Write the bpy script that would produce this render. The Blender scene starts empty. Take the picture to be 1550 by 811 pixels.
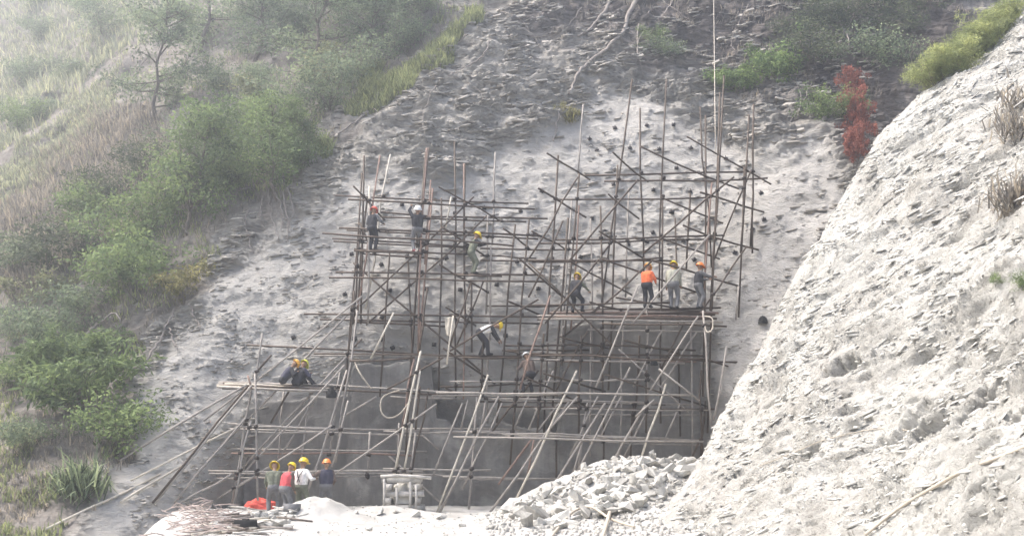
import bpy, math, random
import numpy as np
from mathutils import Vector, Matrix

random.seed(7)
rng = np.random.default_rng(7)
SC = bpy.context.scene
COL = SC.collection

# ------------------------------------------------------------------ camera
W0, H0, F0 = 1550.0, 811.0, 1512.0          # photograph size and focal length in its pixels
CX, CY = W0 / 2, H0 / 2
PITCH = math.atan((695 - CY) / F0)           # eye level falls at row 695
CAM = np.array([0.0, 0.0, 1.6])
cam_d = bpy.data.cameras.new('camera')
cam_d.sensor_width = 36.0
cam_d.lens = 36.0 * F0 / W0
cam_d.clip_start = 0.1
cam_d.clip_end = 2000
cam = bpy.data.objects.new('camera', cam_d)
COL.objects.link(cam)
cam.location = CAM
cam.rotation_euler = (math.pi / 2 + PITCH, 0, 0)
SC.camera = cam

# ------------------------------------------------------------------ sky, sun, exposure
SUN_EL, SUN_AZ = math.radians(60), math.radians(-88)   # azimuth from +Y, clockwise: the sun stands over the left-hand hill
world = bpy.data.worlds.new('World')
SC.world = world
world.use_nodes = True
wn = world.node_tree
wn.nodes.clear()
sky = wn.nodes.new('ShaderNodeTexSky')
sky.sky_type = 'NISHITA'
sky.sun_disc = False
sky.sun_elevation = SUN_EL
sky.sun_rotation = SUN_AZ
sky.air_density = 1.0
sky.dust_density = 6.0
sky.ozone_density = 1.0
bgn = wn.nodes.new('ShaderNodeBackground')
bgn.inputs['Strength'].default_value = 0.13
won = wn.nodes.new('ShaderNodeOutputWorld')
wn.links.new(sky.outputs[0], bgn.inputs[0])
wn.links.new(bgn.outputs[0], won.inputs[0])

sun_d = bpy.data.lights.new('sun', 'SUN')
sun_d.energy = 1.5
sun_d.angle = math.radians(10)
sun_d.color = (1.0, 0.97, 0.92)
sun = bpy.data.objects.new('sun', sun_d)
COL.objects.link(sun)
sdir = Vector((math.sin(SUN_AZ) * math.cos(SUN_EL), math.cos(SUN_AZ) * math.cos(SUN_EL), math.sin(SUN_EL)))
sun.rotation_euler = sdir.to_track_quat('Z', 'Y').to_euler()
sun.location = (-30, 10, 60)

SC.view_settings.view_transform = 'Standard'
SC.view_settings.look = 'None'
SC.view_settings.gamma = 1.0
SC.view_settings.use_curve_mapping = False
SC.view_settings.exposure = 1.74

# ------------------------------------------------------------------ helpers
cp, sp = math.cos(PITCH), math.sin(PITCH)

def P(px, py, Y):
    """world point at depth Y (world y, metres) along the ray of a photograph pixel"""
    px = np.asarray(px, float); py = np.asarray(py, float); Y = np.asarray(Y, float)
    dx = (px - CX); dy = -(py - CY)
    vy = F0 * cp - dy * sp
    vz = F0 * sp + dy * cp
    s = Y / vy
    return np.stack(np.broadcast_arrays(dx * s, Y, CAM[2] + vz * s), -1)

def proj(p):
    p = np.asarray(p, float)
    v = p - CAM
    d = v[..., 1] * cp + v[..., 2] * sp
    u = -v[..., 1] * sp + v[..., 2] * cp
    return np.stack([CX + F0 * v[..., 0] / d, CY - F0 * u / d], -1)

_perm = rng.permutation(256).astype(np.int32)
_perm = np.concatenate([_perm, _perm])
_g = rng.normal(size=(256, 3)).astype(np.float32)
_g /= np.linalg.norm(_g, axis=1)[:, None]

def noise(p, scale=(1, 1, 1), seed=0):
    p = np.asarray(p, np.float32) * np.asarray(scale, np.float32) + np.float32(seed * 17.31)
    i = np.floor(p).astype(np.int32); f = p - i
    w = f * f * f * (f * (f * 6 - 15) + 10)
    i &= 255
    x0, y0, z0 = i[:, 0], i[:, 1], i[:, 2]
    x1, y1, z1 = (x0 + 1) & 255, (y0 + 1) & 255, (z0 + 1) & 255
    def gd(xi, yi, zi, dx, dy, dz):
        g = _g[_perm[_perm[_perm[xi] + yi] + zi]]
        return g[:, 0] * (f[:, 0] - dx) + g[:, 1] * (f[:, 1] - dy) + g[:, 2] * (f[:, 2] - dz)
    def lp(a, b, t): return a + (b - a) * t
    wx, wy, wz = w[:, 0], w[:, 1], w[:, 2]
    a = lp(gd(x0, y0, z0, 0, 0, 0), gd(x1, y0, z0, 1, 0, 0), wx)
    b = lp(gd(x0, y1, z0, 0, 1, 0), gd(x1, y1, z0, 1, 1, 0), wx)
    c = lp(gd(x0, y0, z1, 0, 0, 1), gd(x1, y0, z1, 1, 0, 1), wx)
    d = lp(gd(x0, y1, z1, 0, 1, 1), gd(x1, y1, z1, 1, 1, 1), wx)
    return lp(lp(a, b, wy), lp(c, d, wy), wz) * 1.6

def fbm(p, scale, octs=3, seed=0, gain=0.5):
    s = np.asarray(scale, np.float32) * np.ones(3, np.float32); r = 0; a = 1.0
    for k in range(octs):
        r = r + a * noise(p, s, seed + k); s = s * 2.03; a *= gain
    return r

def sstep(a, b, x):
    t = np.clip((x - a) / (b - a), 0, 1)
    return t * t * (3 - 2 * t)

def mesh_np(name, v, f, mats=(), attrs=None, smooth=False, fmat=None):
    """mesh from numpy vertices and an (n,3|4) array (or list of such arrays) of faces"""
    me = bpy.data.meshes.new(name)
    v = np.ascontiguousarray(v, np.float32)
    fl = f if isinstance(f, list) else [f]
    fl = [np.asarray(a, np.int32) for a in fl if len(a)]
    loops = np.concatenate([a.ravel() for a in fl])
    tot = np.concatenate([np.full(len(a), a.shape[1], np.int32) for a in fl])
    start = np.concatenate([[0], np.cumsum(tot)[:-1]]).astype(np.int32)
    me.vertices.add(len(v)); me.vertices.foreach_set('co', v.ravel())
    me.loops.add(len(loops)); me.loops.foreach_set('vertex_index', loops)
    me.polygons.add(len(tot)); me.polygons.foreach_set('loop_start', start)
    me.polygons.foreach_set('loop_total', tot)
    if smooth:
        me.polygons.foreach_set('use_smooth', np.ones(len(tot), bool))
    if fmat is not None:
        me.polygons.foreach_set('material_index', np.asarray(fmat, np.int32))
    for m in mats: me.materials.append(m)
    me.update(calc_edges=True)
    for k, a in (attrs or {}).items():
        dom = 'POINT' if len(a) == len(v) else 'FACE'
        at = me.attributes.new(k, 'FLOAT', dom)
        at.data.foreach_set('value', np.asarray(a, np.float32))
    return me

def link(name, me, parent=None, loc=None):
    o = bpy.data.objects.new(name, me)
    COL.objects.link(o)
    if parent is not None: o.parent = parent
    if loc is not None: o.location = [float(c) for c in loc]
    return o

def tag(o, label=None, cat=None, group=None, kind=None):
    if label: o['label'] = label
    if cat: o['category'] = cat
    if group: o['group'] = group
    if kind: o['kind'] = kind
    return o

def thing(name, label, cat, loc, group=None, rz=0.0):
    o = link(name, None, None, loc)
    o.rotation_euler = (0, 0, rz)
    return tag(o, label, cat, group)

class MB:
    """collects verts and faces of several shapes into one mesh"""
    def __init__(s): s.v = []; s.q = []; s.t = []; s.n = 0
    def add(s, v, q=None, t=None):
        v = np.asarray(v, float)
        if q is not None and len(q): s.q.append(np.asarray(q) + s.n)
        if t is not None and len(t): s.t.append(np.asarray(t) + s.n)
        s.v.append(v); s.n += len(v)
    def tube(s, pts, rad, sides=7, caps=True):
        pts = np.asarray(pts, float); n = len(pts)
        rad = np.broadcast_to(np.asarray(rad, float), (n,))
        tg = np.gradient(pts, axis=0); tg /= np.linalg.norm(tg, axis=1)[:, None] + 1e-9
        up = np.array([0, 0, 1.0]) if abs(tg[0][2]) < 0.9 else np.array([1.0, 0, 0])
        rings = []
        a = np.arange(sides) * 2 * math.pi / sides
        for k in range(n):
            x = np.cross(tg[k], up); x /= np.linalg.norm(x) + 1e-9
            y = np.cross(x, tg[k]); up = y
            rings.append(pts[k] + rad[k] * (np.cos(a)[:, None] * x + np.sin(a)[:, None] * y))
        v = np.concatenate(rings)
        q = []
        for k in range(n - 1):
            for j in range(sides):
                j2 = (j + 1) % sides
                q.append((k * sides + j, k * sides + j2, (k + 1) * sides + j2, (k + 1) * sides + j))
        t = []
        if caps:
            v = np.concatenate([v, pts[:1], pts[-1:]]); c0 = n * sides; c1 = c0 + 1
            for j in range(sides):
                j2 = (j + 1) % sides
                t.append((c0, j2, j)); t.append((c1, (n - 1) * sides + j, (n - 1) * sides + j2))
        s.add(v, q, t)
    def box(s, c, half, rot=None, jit=0.0):
        k = np.array([[-1, -1, -1], [1, -1, -1], [1, 1, -1], [-1, 1, -1], [-1, -1, 1], [1, -1, 1], [1, 1, 1], [-1, 1, 1]], float)
        v = k * np.asarray(half)
        if jit: v = v + rng.normal(size=v.shape) * jit
        if rot is not None: v = v @ np.asarray(rot).T
        s.add(v + np.asarray(c), [(0, 3, 2, 1), (4, 5, 6, 7), (0, 1, 5, 4), (1, 2, 6, 5), (2, 3, 7, 6), (3, 0, 4, 7)])
    def mesh(s, name, mats=(), smooth=False):
        f = []
        if s.q: f.append(np.concatenate(s.q))
        if s.t: f.append(np.concatenate(s.t))
        return mesh_np(name, np.concatenate(s.v), f, mats, smooth=smooth)

# ------------------------------------------------------------------ materials
def newmat(name, rough=0.9):
    m = bpy.data.materials.new(name); m.use_nodes = True
    nt = m.node_tree; b = nt.nodes['Principled BSDF']
    b.inputs['Roughness'].default_value = rough
    b.inputs['Specular IOR Level'].default_value = 0.2
    return m, nt, b

def nd(nt, typ, **kw):
    n = nt.nodes.new(typ)
    for k, v in kw.items():
        if k in n.inputs: n.inputs[k].default_value = v
        else: setattr(n, k, v)
    return n

def coords(nt, scale=(1, 1, 1), rot=(0, 0, 0), kind='Object'):
    tc = nd(nt, 'ShaderNodeTexCoord'); mp = nd(nt, 'ShaderNodeMapping')
    mp.inputs['Scale'].default_value = scale; mp.inputs['Rotation'].default_value = rot
    nt.links.new(tc.outputs[kind], mp.inputs['Vector'])
    return mp.outputs['Vector']

def ramp(nt, fac, stops):
    r = nd(nt, 'ShaderNodeValToRGB')
    el = r.color_ramp.elements
    el[0].position, el[0].color = stops[0][0], (*stops[0][1], 1)
    el[1].position, el[1].color = stops[-1][0], (*stops[-1][1], 1)
    for p_, c_ in stops[1:-1]:
        e = el.new(p_); e.color = (*c_, 1)
    nt.links.new(fac, r.inputs[0])
    return r.outputs[0]

def noisetex(nt, vec, scale, detail=6, rough=0.6, dist=0.0):
    n = nd(nt, 'ShaderNodeTexNoise', Scale=scale, Detail=detail, Roughness=rough, Distortion=dist)
    nt.links.new(vec, n.inputs['Vector'])
    return n.outputs['Fac']

def mixc(nt, fac, a, b, typ='MIX'):
    m = nd(nt, 'ShaderNodeMix', data_type='RGBA', blend_type=typ)
    for val, i in ((fac, 0), (a, 6), (b, 7)):
        if isinstance(val, (int, float)): m.inputs[i].default_value = val
        elif isinstance(val, tuple): m.inputs[i].default_value = (*val, 1)
        else: nt.links.new(val, m.inputs[i])
    return m.outputs[2]

def attr(nt, name):
    return nd(nt, 'ShaderNodeAttribute', attribute_name=name).outputs['Fac']

def bump(nt, b, h, strength=0.6, dist=0.05):
    n = nd(nt, 'ShaderNodeBump', Strength=strength, Distance=dist)
    nt.links.new(h, n.inputs['Height']); nt.links.new(n.outputs[0], b.inputs['Normal'])

def simple(name, c, rough=0.8, var=0.25, scale=8.0, metal=0.0, bmp=0.3):
    m, nt, b = newmat(name, rough)
    f = noisetex(nt, coords(nt), scale, 5)
    lo = tuple(x * (1 - var) for x in c); hi = tuple(min(1, x * (1 + var)) for x in c)
    nt.links.new(ramp(nt, f, [(0.3, lo), (0.7, hi)]), b.inputs['Base Color'])
    b.inputs['Metallic'].default_value = metal
    if bmp: bump(nt, b, f, bmp, 0.02)
    return m

def warped(nt, amount, wscale, scale, rot=(0, 0, 0)):
    """object coordinates bent by a slow noise, then stretched: folded layers"""
    tc = nd(nt, 'ShaderNodeTexCoord')
    n = nd(nt, 'ShaderNodeTexNoise', Scale=wscale, Detail=3.0, Roughness=0.5); nt.links.new(tc.outputs['Object'], n.inputs['Vector'])
    sb = nd(nt, 'ShaderNodeVectorMath', operation='SUBTRACT'); nt.links.new(n.outputs['Color'], sb.inputs[0]); sb.inputs[1].default_value = (0.5, 0.5, 0.5)
    ml = nd(nt, 'ShaderNodeVectorMath', operation='SCALE'); nt.links.new(sb.outputs[0], ml.inputs[0]); ml.inputs['Scale'].default_value = amount
    ad = nd(nt, 'ShaderNodeVectorMath', operation='ADD'); nt.links.new(tc.outputs['Object'], ad.inputs[0]); nt.links.new(ml.outputs[0], ad.inputs[1])
    mp = nd(nt, 'ShaderNodeMapping'); mp.inputs['Scale'].default_value = scale; mp.inputs['Rotation'].default_value = rot
    nt.links.new(ad.outputs[0], mp.inputs['Vector'])
    return mp.outputs['Vector']

def make_cliff_mat():
    m, nt, b = newmat('cliff_rock', 0.95)
    v = warped(nt, 2.2, 0.28, (0.5, 0.6, 4.2), (0, 0.12, 0))
    big = noisetex(nt, coords(nt), 0.35, 5)
    n1 = noisetex(nt, v, 1.9, 9, 0.68, 0.3)
    rock = ramp(nt, n1, [(0.35, (0.14, 0.13, 0.115)), (0.43, (0.33, 0.312, 0.283)), (0.56, (0.43, 0.408, 0.373)), (0.75, (0.57, 0.545, 0.503))])
    purp = ramp(nt, n1, [(0.35, (0.06, 0.052, 0.047)), (0.5, (0.155, 0.135, 0.122)), (0.72, (0.28, 0.25, 0.23))])
    rock = mixc(nt, attr(nt, 'dark'), rock, purp)
    n2 = noisetex(nt, coords(nt, (1, 1, 1.3)), 1.4, 8, 0.62)
    shot = ramp(nt, n2, [(0.3, (0.43, 0.412, 0.383)), (0.55, (0.52, 0.5, 0.467)), (0.75, (0.58, 0.56, 0.527))])
    c = mixc(nt, attr(nt, 'shot'), rock, shot)
    foot_dark = ramp(nt, n2, [(0.3, (0.17, 0.164, 0.154)), (0.6, (0.27, 0.26, 0.244)), (0.8, (0.4, 0.388, 0.362))])
    c = mixc(nt, attr(nt, 'foot_dark'), c, foot_dark)
    soil = ramp(nt, noisetex(nt, coords(nt), 3.0, 8, 0.7), [(0.3, (0.17, 0.152, 0.134)), (0.55, (0.29, 0.263, 0.234)), (0.75, (0.4, 0.37, 0.335))])
    c = mixc(nt, attr(nt, 'veg'), c, soil)
    c = mixc(nt, 0.22, c, ramp(nt, big, [(0.35, (0.55, 0.55, 0.57)), (0.65, (1, 0.99, 0.96))]), 'MULTIPLY')
    nt.links.new(c, b.inputs['Base Color'])
    hb = noisetex(nt, warped(nt, 1.6, 0.4, (0.9, 0.9, 3.4), (0, 0.12, 0)), 4.5, 9, 0.72, 0.3)
    bump(nt, b, hb, 1.0, 0.16)
    return m

def make_spur_mat():
    m, nt, b = newmat('pale_spur_rock', 0.95)
    v = coords(nt, (1, 1, 1))
    n1 = noisetex(nt, v, 1.6, 9, 0.68, 0.3)
    c = ramp(nt, n1, [(0.3, (0.33, 0.32, 0.295)), (0.42, (0.49, 0.48, 0.45)), (0.58, (0.57, 0.562, 0.533)), (0.78, (0.63, 0.622, 0.597))])
    n2 = noisetex(nt, coords(nt), 0.3, 4)
    c = mixc(nt, 0.5, c, ramp(nt, n2, [(0.35, (0.72, 0.69, 0.65)), (0.62, (1, 1, 0.97))]), 'MULTIPLY')
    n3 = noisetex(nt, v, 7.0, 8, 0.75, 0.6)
    c = mixc(nt, 0.9, c, ramp(nt, n3, [(0.37, (0.35, 0.335, 0.31)), (0.445, (1, 1, 1))]), 'MULTIPLY')  # shade of small pits painted into the stone colour, following the bump noise
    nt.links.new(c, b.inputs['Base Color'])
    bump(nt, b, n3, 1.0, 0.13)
    return m

def make_ground_mat():
    m, nt, b = newmat('pale_dust', 0.95)
    n1 = noisetex(nt, coords(nt), 0.9, 8, 0.6)
    c = ramp(nt, n1, [(0.3, (0.3, 0.292, 0.272)), (0.55, (0.41, 0.4, 0.378)), (0.75, (0.49, 0.48, 0.457))])
    nt.links.new(c, b.inputs['Base Color'])
    bump(nt, b, noisetex(nt, coords(nt), 9.0, 8, 0.7), 0.5, 0.06)
    return m

def make_wall_mat():
    m, nt, b = newmat('grey_concrete_face', 0.9)
    n1 = noisetex(nt, coords(nt, (1, 1, 0.7)), 0.8, 8, 0.6, 0.3)
    c = ramp(nt, n1, [(0.32, (0.15, 0.144, 0.135)), (0.5, (0.215, 0.207, 0.193)), (0.66, (0.27, 0.26, 0.243)), (0.8, (0.36, 0.348, 0.325))])
    st = noisetex(nt, coords(nt, (3.0, 3.0, 0.25)), 1.2, 5)
    pt = noisetex(nt, coords(nt, (1, 1, 1.2)), 0.55, 7, 0.65, 0.5)
    c = mixc(nt, ramp(nt, pt, [(0.5, (0, 0, 0)), (0.66, (0.75, 0.75, 0.75))]), c, (0.4, 0.388, 0.362))
    c = mixc(nt, 0.6, c, ramp(nt, st, [(0.4, (0.7, 0.7, 0.72)), (0.62, (1, 1, 1))]), 'MULTIPLY')
    nt.links.new(c, b.inputs['Base Color'])
    bump(nt, b, noisetex(nt, coords(nt, (1, 1, 1.6)), 5.0, 8, 0.75), 0.8, 0.06)
    return m

def leafmat(name, c, var=0.72, trans=0.4):
    m, nt, b = newmat(name, 0.7)
    a = attr(nt, 'tint')
    col = ramp(nt, a, [(0.0, tuple(x * (1 - var) for x in c)), (0.5, c), (1.0, (min(1, c[0] * 1.8), min(1, c[1] * 1.65), c[2] * 1.4))])
    nt.links.new(col, b.inputs['Base Color'])
    tr = nd(nt, 'ShaderNodeBsdfTranslucent'); nt.links.new(col, tr.inputs[0])
    mx = nd(nt, 'ShaderNodeMixShader'); mx.inputs[0].default_value = trans
    out = nt.nodes['Material Output']
    nt.links.new(b.outputs[0], mx.inputs[1]); nt.links.new(tr.outputs[0], mx.inputs[2]); nt.links.new(mx.outputs[0], out.inputs[0])
    return m

M = dict(
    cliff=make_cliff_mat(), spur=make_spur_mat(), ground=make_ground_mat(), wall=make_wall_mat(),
    steel=simple('dark_steel_tube', (0.085, 0.066, 0.052), 0.6, 0.4, 6, 0.3, 0.2),
    galv=simple('dusty_grey_tube', (0.3, 0.275, 0.25), 0.65, 0.25, 5, 0.2, 0.2),
    rust=simple('rusty_tube', (0.24, 0.17, 0.14), 0.75, 0.35, 6, 0.1, 0.3),
    bamboo=simple('pale_pole', (0.5, 0.46, 0.39), 0.7, 0.2, 5, 0, 0.2),
    coupler=simple('coupler_iron', (0.06, 0.05, 0.045), 0.6, 0.4, 20, 0.4, 0.2),
    plate=simple('black_plate', (0.035, 0.035, 0.038), 0.6, 0.4, 20, 0.3, 0.2),
    chip=simple('slate_chip', (0.38, 0.355, 0.32), 0.95, 0.4, 2.2, 0, 0.6),
    schip=simple('spur_chip', (0.52, 0.51, 0.475), 0.95, 0.3, 2.5, 0, 0.6),
    rubble=simple('broken_rock', (0.5, 0.49, 0.465), 0.95, 0.3, 1.5, 0, 0.7),
    bark=simple('bark', (0.17, 0.145, 0.125), 0.95, 0.35, 9, 0, 0.5),
    root=simple('pale_root', (0.27, 0.24, 0.215), 0.95, 0.3, 9, 0, 0.5),
    rope=simple('pale_rope', (0.52, 0.47, 0.4), 0.9, 0.2, 12, 0, 0.3),
    hose=simple('tan_hose', (0.45, 0.4, 0.33), 0.7, 0.2, 8, 0, 0.2),
    timber=simple('dusty_timber', (0.42, 0.4, 0.37), 0.9, 0.3, 6, 0, 0.5),
    leaf=leafmat('green_leaf', (0.185, 0.25, 0.115)),
    leaf2=leafmat('grey_green_leaf', (0.215, 0.27, 0.175)),
    leafb=leafmat('bright_leaf', (0.2, 0.28, 0.12)),
    leafo=leafmat('olive_leaf', (0.23, 0.25, 0.15)),
    leafd=leafmat('dark_leaf', (0.11, 0.135, 0.085)),
    leafr=leafmat('red_leaf', (0.28, 0.115, 0.09)),
    leafy=leafmat('yellow_leaf', (0.25, 0.24, 0.11)),
    drygrass=leafmat('dry_grass', (0.29, 0.27, 0.24), 0.4),
    palegrass=leafmat('pale_grass', (0.35, 0.375, 0.275), 0.35),
    crestgrass=leafmat('crest_grass', (0.33, 0.37, 0.17), 0.35),
    greengrass=leafmat('green_grass', (0.29, 0.33, 0.18), 0.4),
)

# ------------------------------------------------------------------ the main hillside: one sheet, depth by thin-plate spline
ctrl = np.array([
    # base of the cut and the lower face
    (380, 775, 38.0), (560, 775, 38.3), (760, 775, 38.3), (960, 775, 38.2), (1080, 775, 37.2),
    (560, 620, 38.3), (740, 560, 38.0), (900, 600, 38.3), (1040, 600, 37.9), (1120, 600, 35.8),
    (500, 480, 38.4), (700, 470, 38.4), (900, 450, 38.8), (1040, 450, 38.3), (1140, 480, 36.8),
    (560, 380, 39.3), (760, 370, 39.4), (960, 350, 39.7), (1110, 350, 38.9), (1200, 350, 37.6),
    (560, 260, 41.0), (760, 250, 41.2), (960, 230, 41.4), (1120, 230, 41.0), (1220, 240, 39.4),
    (620, 130, 43.8), (800, 110, 44.0), (1000, 110, 44.0), (1160, 110, 43.6), (1300, 150, 41.8),
    (700, 20, 46.5), (900, 0, 47), (1100, 0, 47), (1300, 0, 45.5), (1450, 0, 44), (1450, 200, 40),
    (800, -150, 53), (1200, -150, 52), (1500, -150, 50), (1500, 500, 35), (1300, 500, 35), (1300, 850, 33), (1150, 850, 35),
    (800, 880, 37.8), (500, 880, 37.5),
    # left flank
    (400, 620, 37.6), (300, 600, 37.2), (300, 720, 35.6), (230, 790, 33.0), (150, 811, 31.5), (300, 450, 39.6), (400, 340, 41.2), (480, 230, 43.0), (420, 500, 38.8),
    (160, 660, 35.8), (80, 750, 32.8), (0, 811, 30.5), (0, 620, 37.0), (100, 470, 42.0), (0, 420, 45.5),
    (200, 320, 46.0), (100, 280, 50.0), (0, 320, 51), (310, 170, 50.0), (420, 70, 53.5), (540, 60, 49), (200, 150, 56), (90, 190, 58), (0, 260, 57),
    (60, 90, 74), (0, 0, 90), (230, 0, 70), (420, -100, 64), (-220, -130, 110), (0, -130, 100), (-220, 150, 80), (-220, 420, 56), (-220, 650, 38), (-220, 860, 27), (0, 880, 28),
], float)

def tps_fit(xy, z):
    n = len(xy)
    d = np.linalg.norm(xy[:, None] - xy[None], axis=2)
    K = np.where(d > 0, d * d * np.log(d + 1e-9), 0) + np.eye(n) * 1e-3
    A = np.zeros((n + 3, n + 3)); A[:n, :n] = K
    A[:n, n] = 1; A[:n, n + 1:] = xy; A[n, :n] = 1; A[n + 1:, :n] = xy.T
    return np.linalg.solve(A, np.concatenate([z, [0, 0, 0]]))
_xy = ctrl[:, :2] / 400.0
_w = tps_fit(_xy, ctrl[:, 2])

def depth(px, py):
    q = np.stack(np.broadcast_arrays(np.asarray(px, float), np.asarray(py, float)), -1).reshape(-1, 2) / 400.0
    out = np.full(len(q), _w[len(_xy)]) + q @ _w[len(_xy) + 1:]
    for k in range(len(_xy)):
        r2 = ((q - _xy[k]) ** 2).sum(1)
        out += _w[k] * 0.5 * r2 * np.log(r2 + 1e-12)
    return out

def poly_sd(px, py, poly):
    """signed distance (pixels, positive inside) to a polygon"""
    poly = np.asarray(poly, float); d = np.full(px.shape, 1e9); ins = np.zeros(px.shape, bool)
    for k in range(len(poly)):
        a, b = poly[k], poly[(k + 1) % len(poly)]
        e = b - a; t = np.clip(((px - a[0]) * e[0] + (py - a[1]) * e[1]) / (e @ e), 0, 1)
        d = np.minimum(d, np.hypot(px - a[0] - t * e[0], py - a[1] - t * e[1]))
        c = ((a[1] <= py) & (b[1] > py)) | ((b[1] <= py) & (a[1] > py))
        xi = a[0] + (py - a[1]) / (b[1] - a[1] + 1e-12) * e[0]
        ins ^= c & (px < xi)
    return np.where(ins, d, -d)

SHOT = [(455, 330), (540, 270), (640, 265), (700, 285), (750, 235), (830, 215), (890, 165), (960, 150), (1040, 185), (1130, 240), (1180, 230), (1235, 205), (1270, 250), (1275, 320), (1230, 430), (1180, 560), (1120, 660), (1100, 860), (120, 860), (180, 700), (215, 600), (300, 490), (330, 420)]
VEG = [(-300, -200), (740, -200), (690, 40), (590, 130), (480, 235), (440, 300), (330, 345), (300, 440), (225, 500), (190, 600), (190, 690), (120, 790), (60, 870), (-300, 870)]
DARK = [(660, -200), (700, -30), (800, 60), (900, 80), (1000, 115), (1100, 140), (1200, 175), (1250, 220), (1310, 250), (1480, 120), (1560, -200)]

STEP = 1.9
gx = np.arange(-240, 1560, STEP); gy = np.arange(-150, 870, STEP)
GX, GY = np.meshgrid(gx, gy)
shp = GX.shape
fx, fy = GX.ravel(), GY.ravel()
base = P(fx, fy, depth(fx, fy))
wob = 22 * noise(base, (0.5,) * 3, 31) + 12 * noise(base, (1.6,) * 3, 32)
shot = sstep(-16, 16, poly_sd(fx, fy, SHOT) + wob)
veg = sstep(-18, 18, poly_sd(fx, fy, VEG) + wob * 1.9)
dark = sstep(-55, 75, poly_sd(fx, fy, DARK) + wob * 1.5)

foot_dark = sstep(-14, 14, poly_sd(fx, fy, [(372, 610), (520, 585), (535, 540), (660, 535), (680, 590), (730, 640), (840, 625), (848, 480), (1080, 478), (1085, 860), (372, 860)]) + 0.9 * wob) * 0.85  # mask for the darker grey of the lower face around the concrete wall
big = fbm(base, 0.22, 3, 1)
s = (base[:, 2] + 0.13 * base[:, 0] + 0.05 * base[:, 1] + 0.32 * noise(base, (0.3, 0.3, 0.6), 3) + 0.07 * noise(base, (1.4, 1.4, 2), 4)) / 0.24
s = s + 0.9 * np.round(1.6 * noise(base, (0.8, 0.8, 1.1), 5))
saw = s - np.floor(s)
s2 = (base[:, 2] - 0.05 * base[:, 0] + 0.12 * noise(base, (1.0, 1, 1.6), 6) + 0.03 * noise(base, (5, 5, 5), 61)) / 0.095
s2 = s2 + 1.3 * np.round(1.5 * noise(base, (1.9, 1.9, 2.2), 62))
saw2 = s2 - np.floor(s2)
amp = sstep(-0.35, 0.45, noise(base, (0.7, 0.7, 1.3), 7))
amp2 = sstep(-0.3, 0.4, noise(base, (1.3, 1.3, 2.2), 71))
rockd = 0.55 * big + 0.42 * amp * saw ** 1.2 + 0.20 * amp2 * saw2 + 0.15 * fbm(base, (1.1, 1.1, 3.2), 4, 8, 0.6)
chipp = sstep(0.05, 0.5, noise(base, (2.1, 2.1, 3.2), 9))
shotd = 0.3 * big + 0.07 * fbm(base, (0.9, 0.9, 1.2), 4, 10, 0.6) + 0.10 * chipp * saw2 ** 1.3
soild = 0.6 * big + 0.22 * fbm(base, (0.8, 0.8, 0.9), 5, 12, 0.55)
dsp = rockd * (1 - shot) + shotd * shot
dsp = dsp * (1 - veg) + soild * veg
mainv = base + dsp[:, None] * np.array([0.0, -0.93, 0.36])
ny, nx = shp
idx = np.arange(nx * ny).reshape(shp)
quads = np.stack([idx[:-1, :-1], idx[1:, :-1], idx[1:, 1:], idx[:-1, 1:]], -1).reshape(-1, 4)
hill = link('hillside', mesh_np('hillside', mainv, quads, [M['cliff']], dict(shot=shot, veg=veg, dark=dark, foot_dark=foot_dark)))
tag(hill, kind='structure')
MV = mainv.reshape(ny, nx, 3)
tan_u = np.gradient(base.reshape(ny, nx, 3), axis=1); tan_v = np.gradient(base.reshape(ny, nx, 3), axis=0)
NRM = np.cross(tan_v, tan_u); NRM /= np.linalg.norm(NRM, axis=2)[..., None]
if NRM[ny // 2, nx // 2, 1] > 0: NRM = -NRM

def on_hill(px, py, off=0.0):
    j = int(round((px - gx[0]) / STEP)); i = int(round((py - gy[0]) / STEP))
    i = min(max(i, 0), ny - 1); j = min(max(j, 0), nx - 1)
    return MV[i, j] + NRM[i, j] * off

def hill_n(px, py):
    j = int(round((px - gx[0]) / STEP)); i = int(round((py - gy[0]) / STEP))
    return NRM[min(max(i, 0), ny - 1), min(max(j, 0), nx - 1)]

# ------------------------------------------------------------------ the pale spur on the right
sil = np.array([  # py, px of the crest, depth of the crest, depth at the right frame edge
    (-160, 1800, 33, 31), (-60, 1655, 32, 30), (25, 1548, 31.5, 28.5), (90, 1478, 31.5, 26.5), (140, 1402, 31.5, 25.2), (210, 1330, 31.5, 23.6), (290, 1281, 31.2, 22.2),
    (360, 1240, 30.8, 21.0), (440, 1190, 30.4, 19.7), (540, 1140, 29.8, 18.2), (640, 1082, 29.2, 16.6), (720, 1042, 28.2, 15.2), (800, 985, 26.5, 14.0), (900, 915, 23.5, 12.4), (1010, 850, 20.5, 10.8), (1150, 770, 17.0, 9.0)], float)
NV, NU, NB = 560, 540, 26
pv = np.linspace(-160, 1150, NV)
cpx = np.interp(pv, sil[:, 0], sil[:, 1]); cyd = np.interp(pv, sil[:, 0], sil[:, 2]); ryd = np.interp(pv, sil[:, 0], sil[:, 3])
ker = np.ones(25) / 25
def sm(a): return np.convolve(np.pad(a, 12, 'edge'), ker, 'valid')
cpx = cpx + 5 * noise(np.stack([pv * 0.02, pv * 0, pv * 0], 1), (1, 1, 1), 40) * 1.0
cyd, ryd = sm(cyd), sm(ryd)
u = np.linspace(0, 1, NU)
PXR = 2000.0
t = u[None] ** 1.0
sx = cpx[:, None] + (PXR - cpx[:, None]) * t
frac = (sx - cpx[:, None]) / np.maximum(1550 - cpx[:, None], 120)      # 0 at the crest, 1 at the frame edge
dd = (cyd - ryd)[:, None]
sy = cyd[:, None] - dd * (0.28 * np.sqrt(np.clip(frac, 0, None)) + 0.72 * frac)
sy = np.maximum(sy, 7.5)
front = P(sx, np.broadcast_to(pv[:, None], sx.shape), sy)
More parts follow.
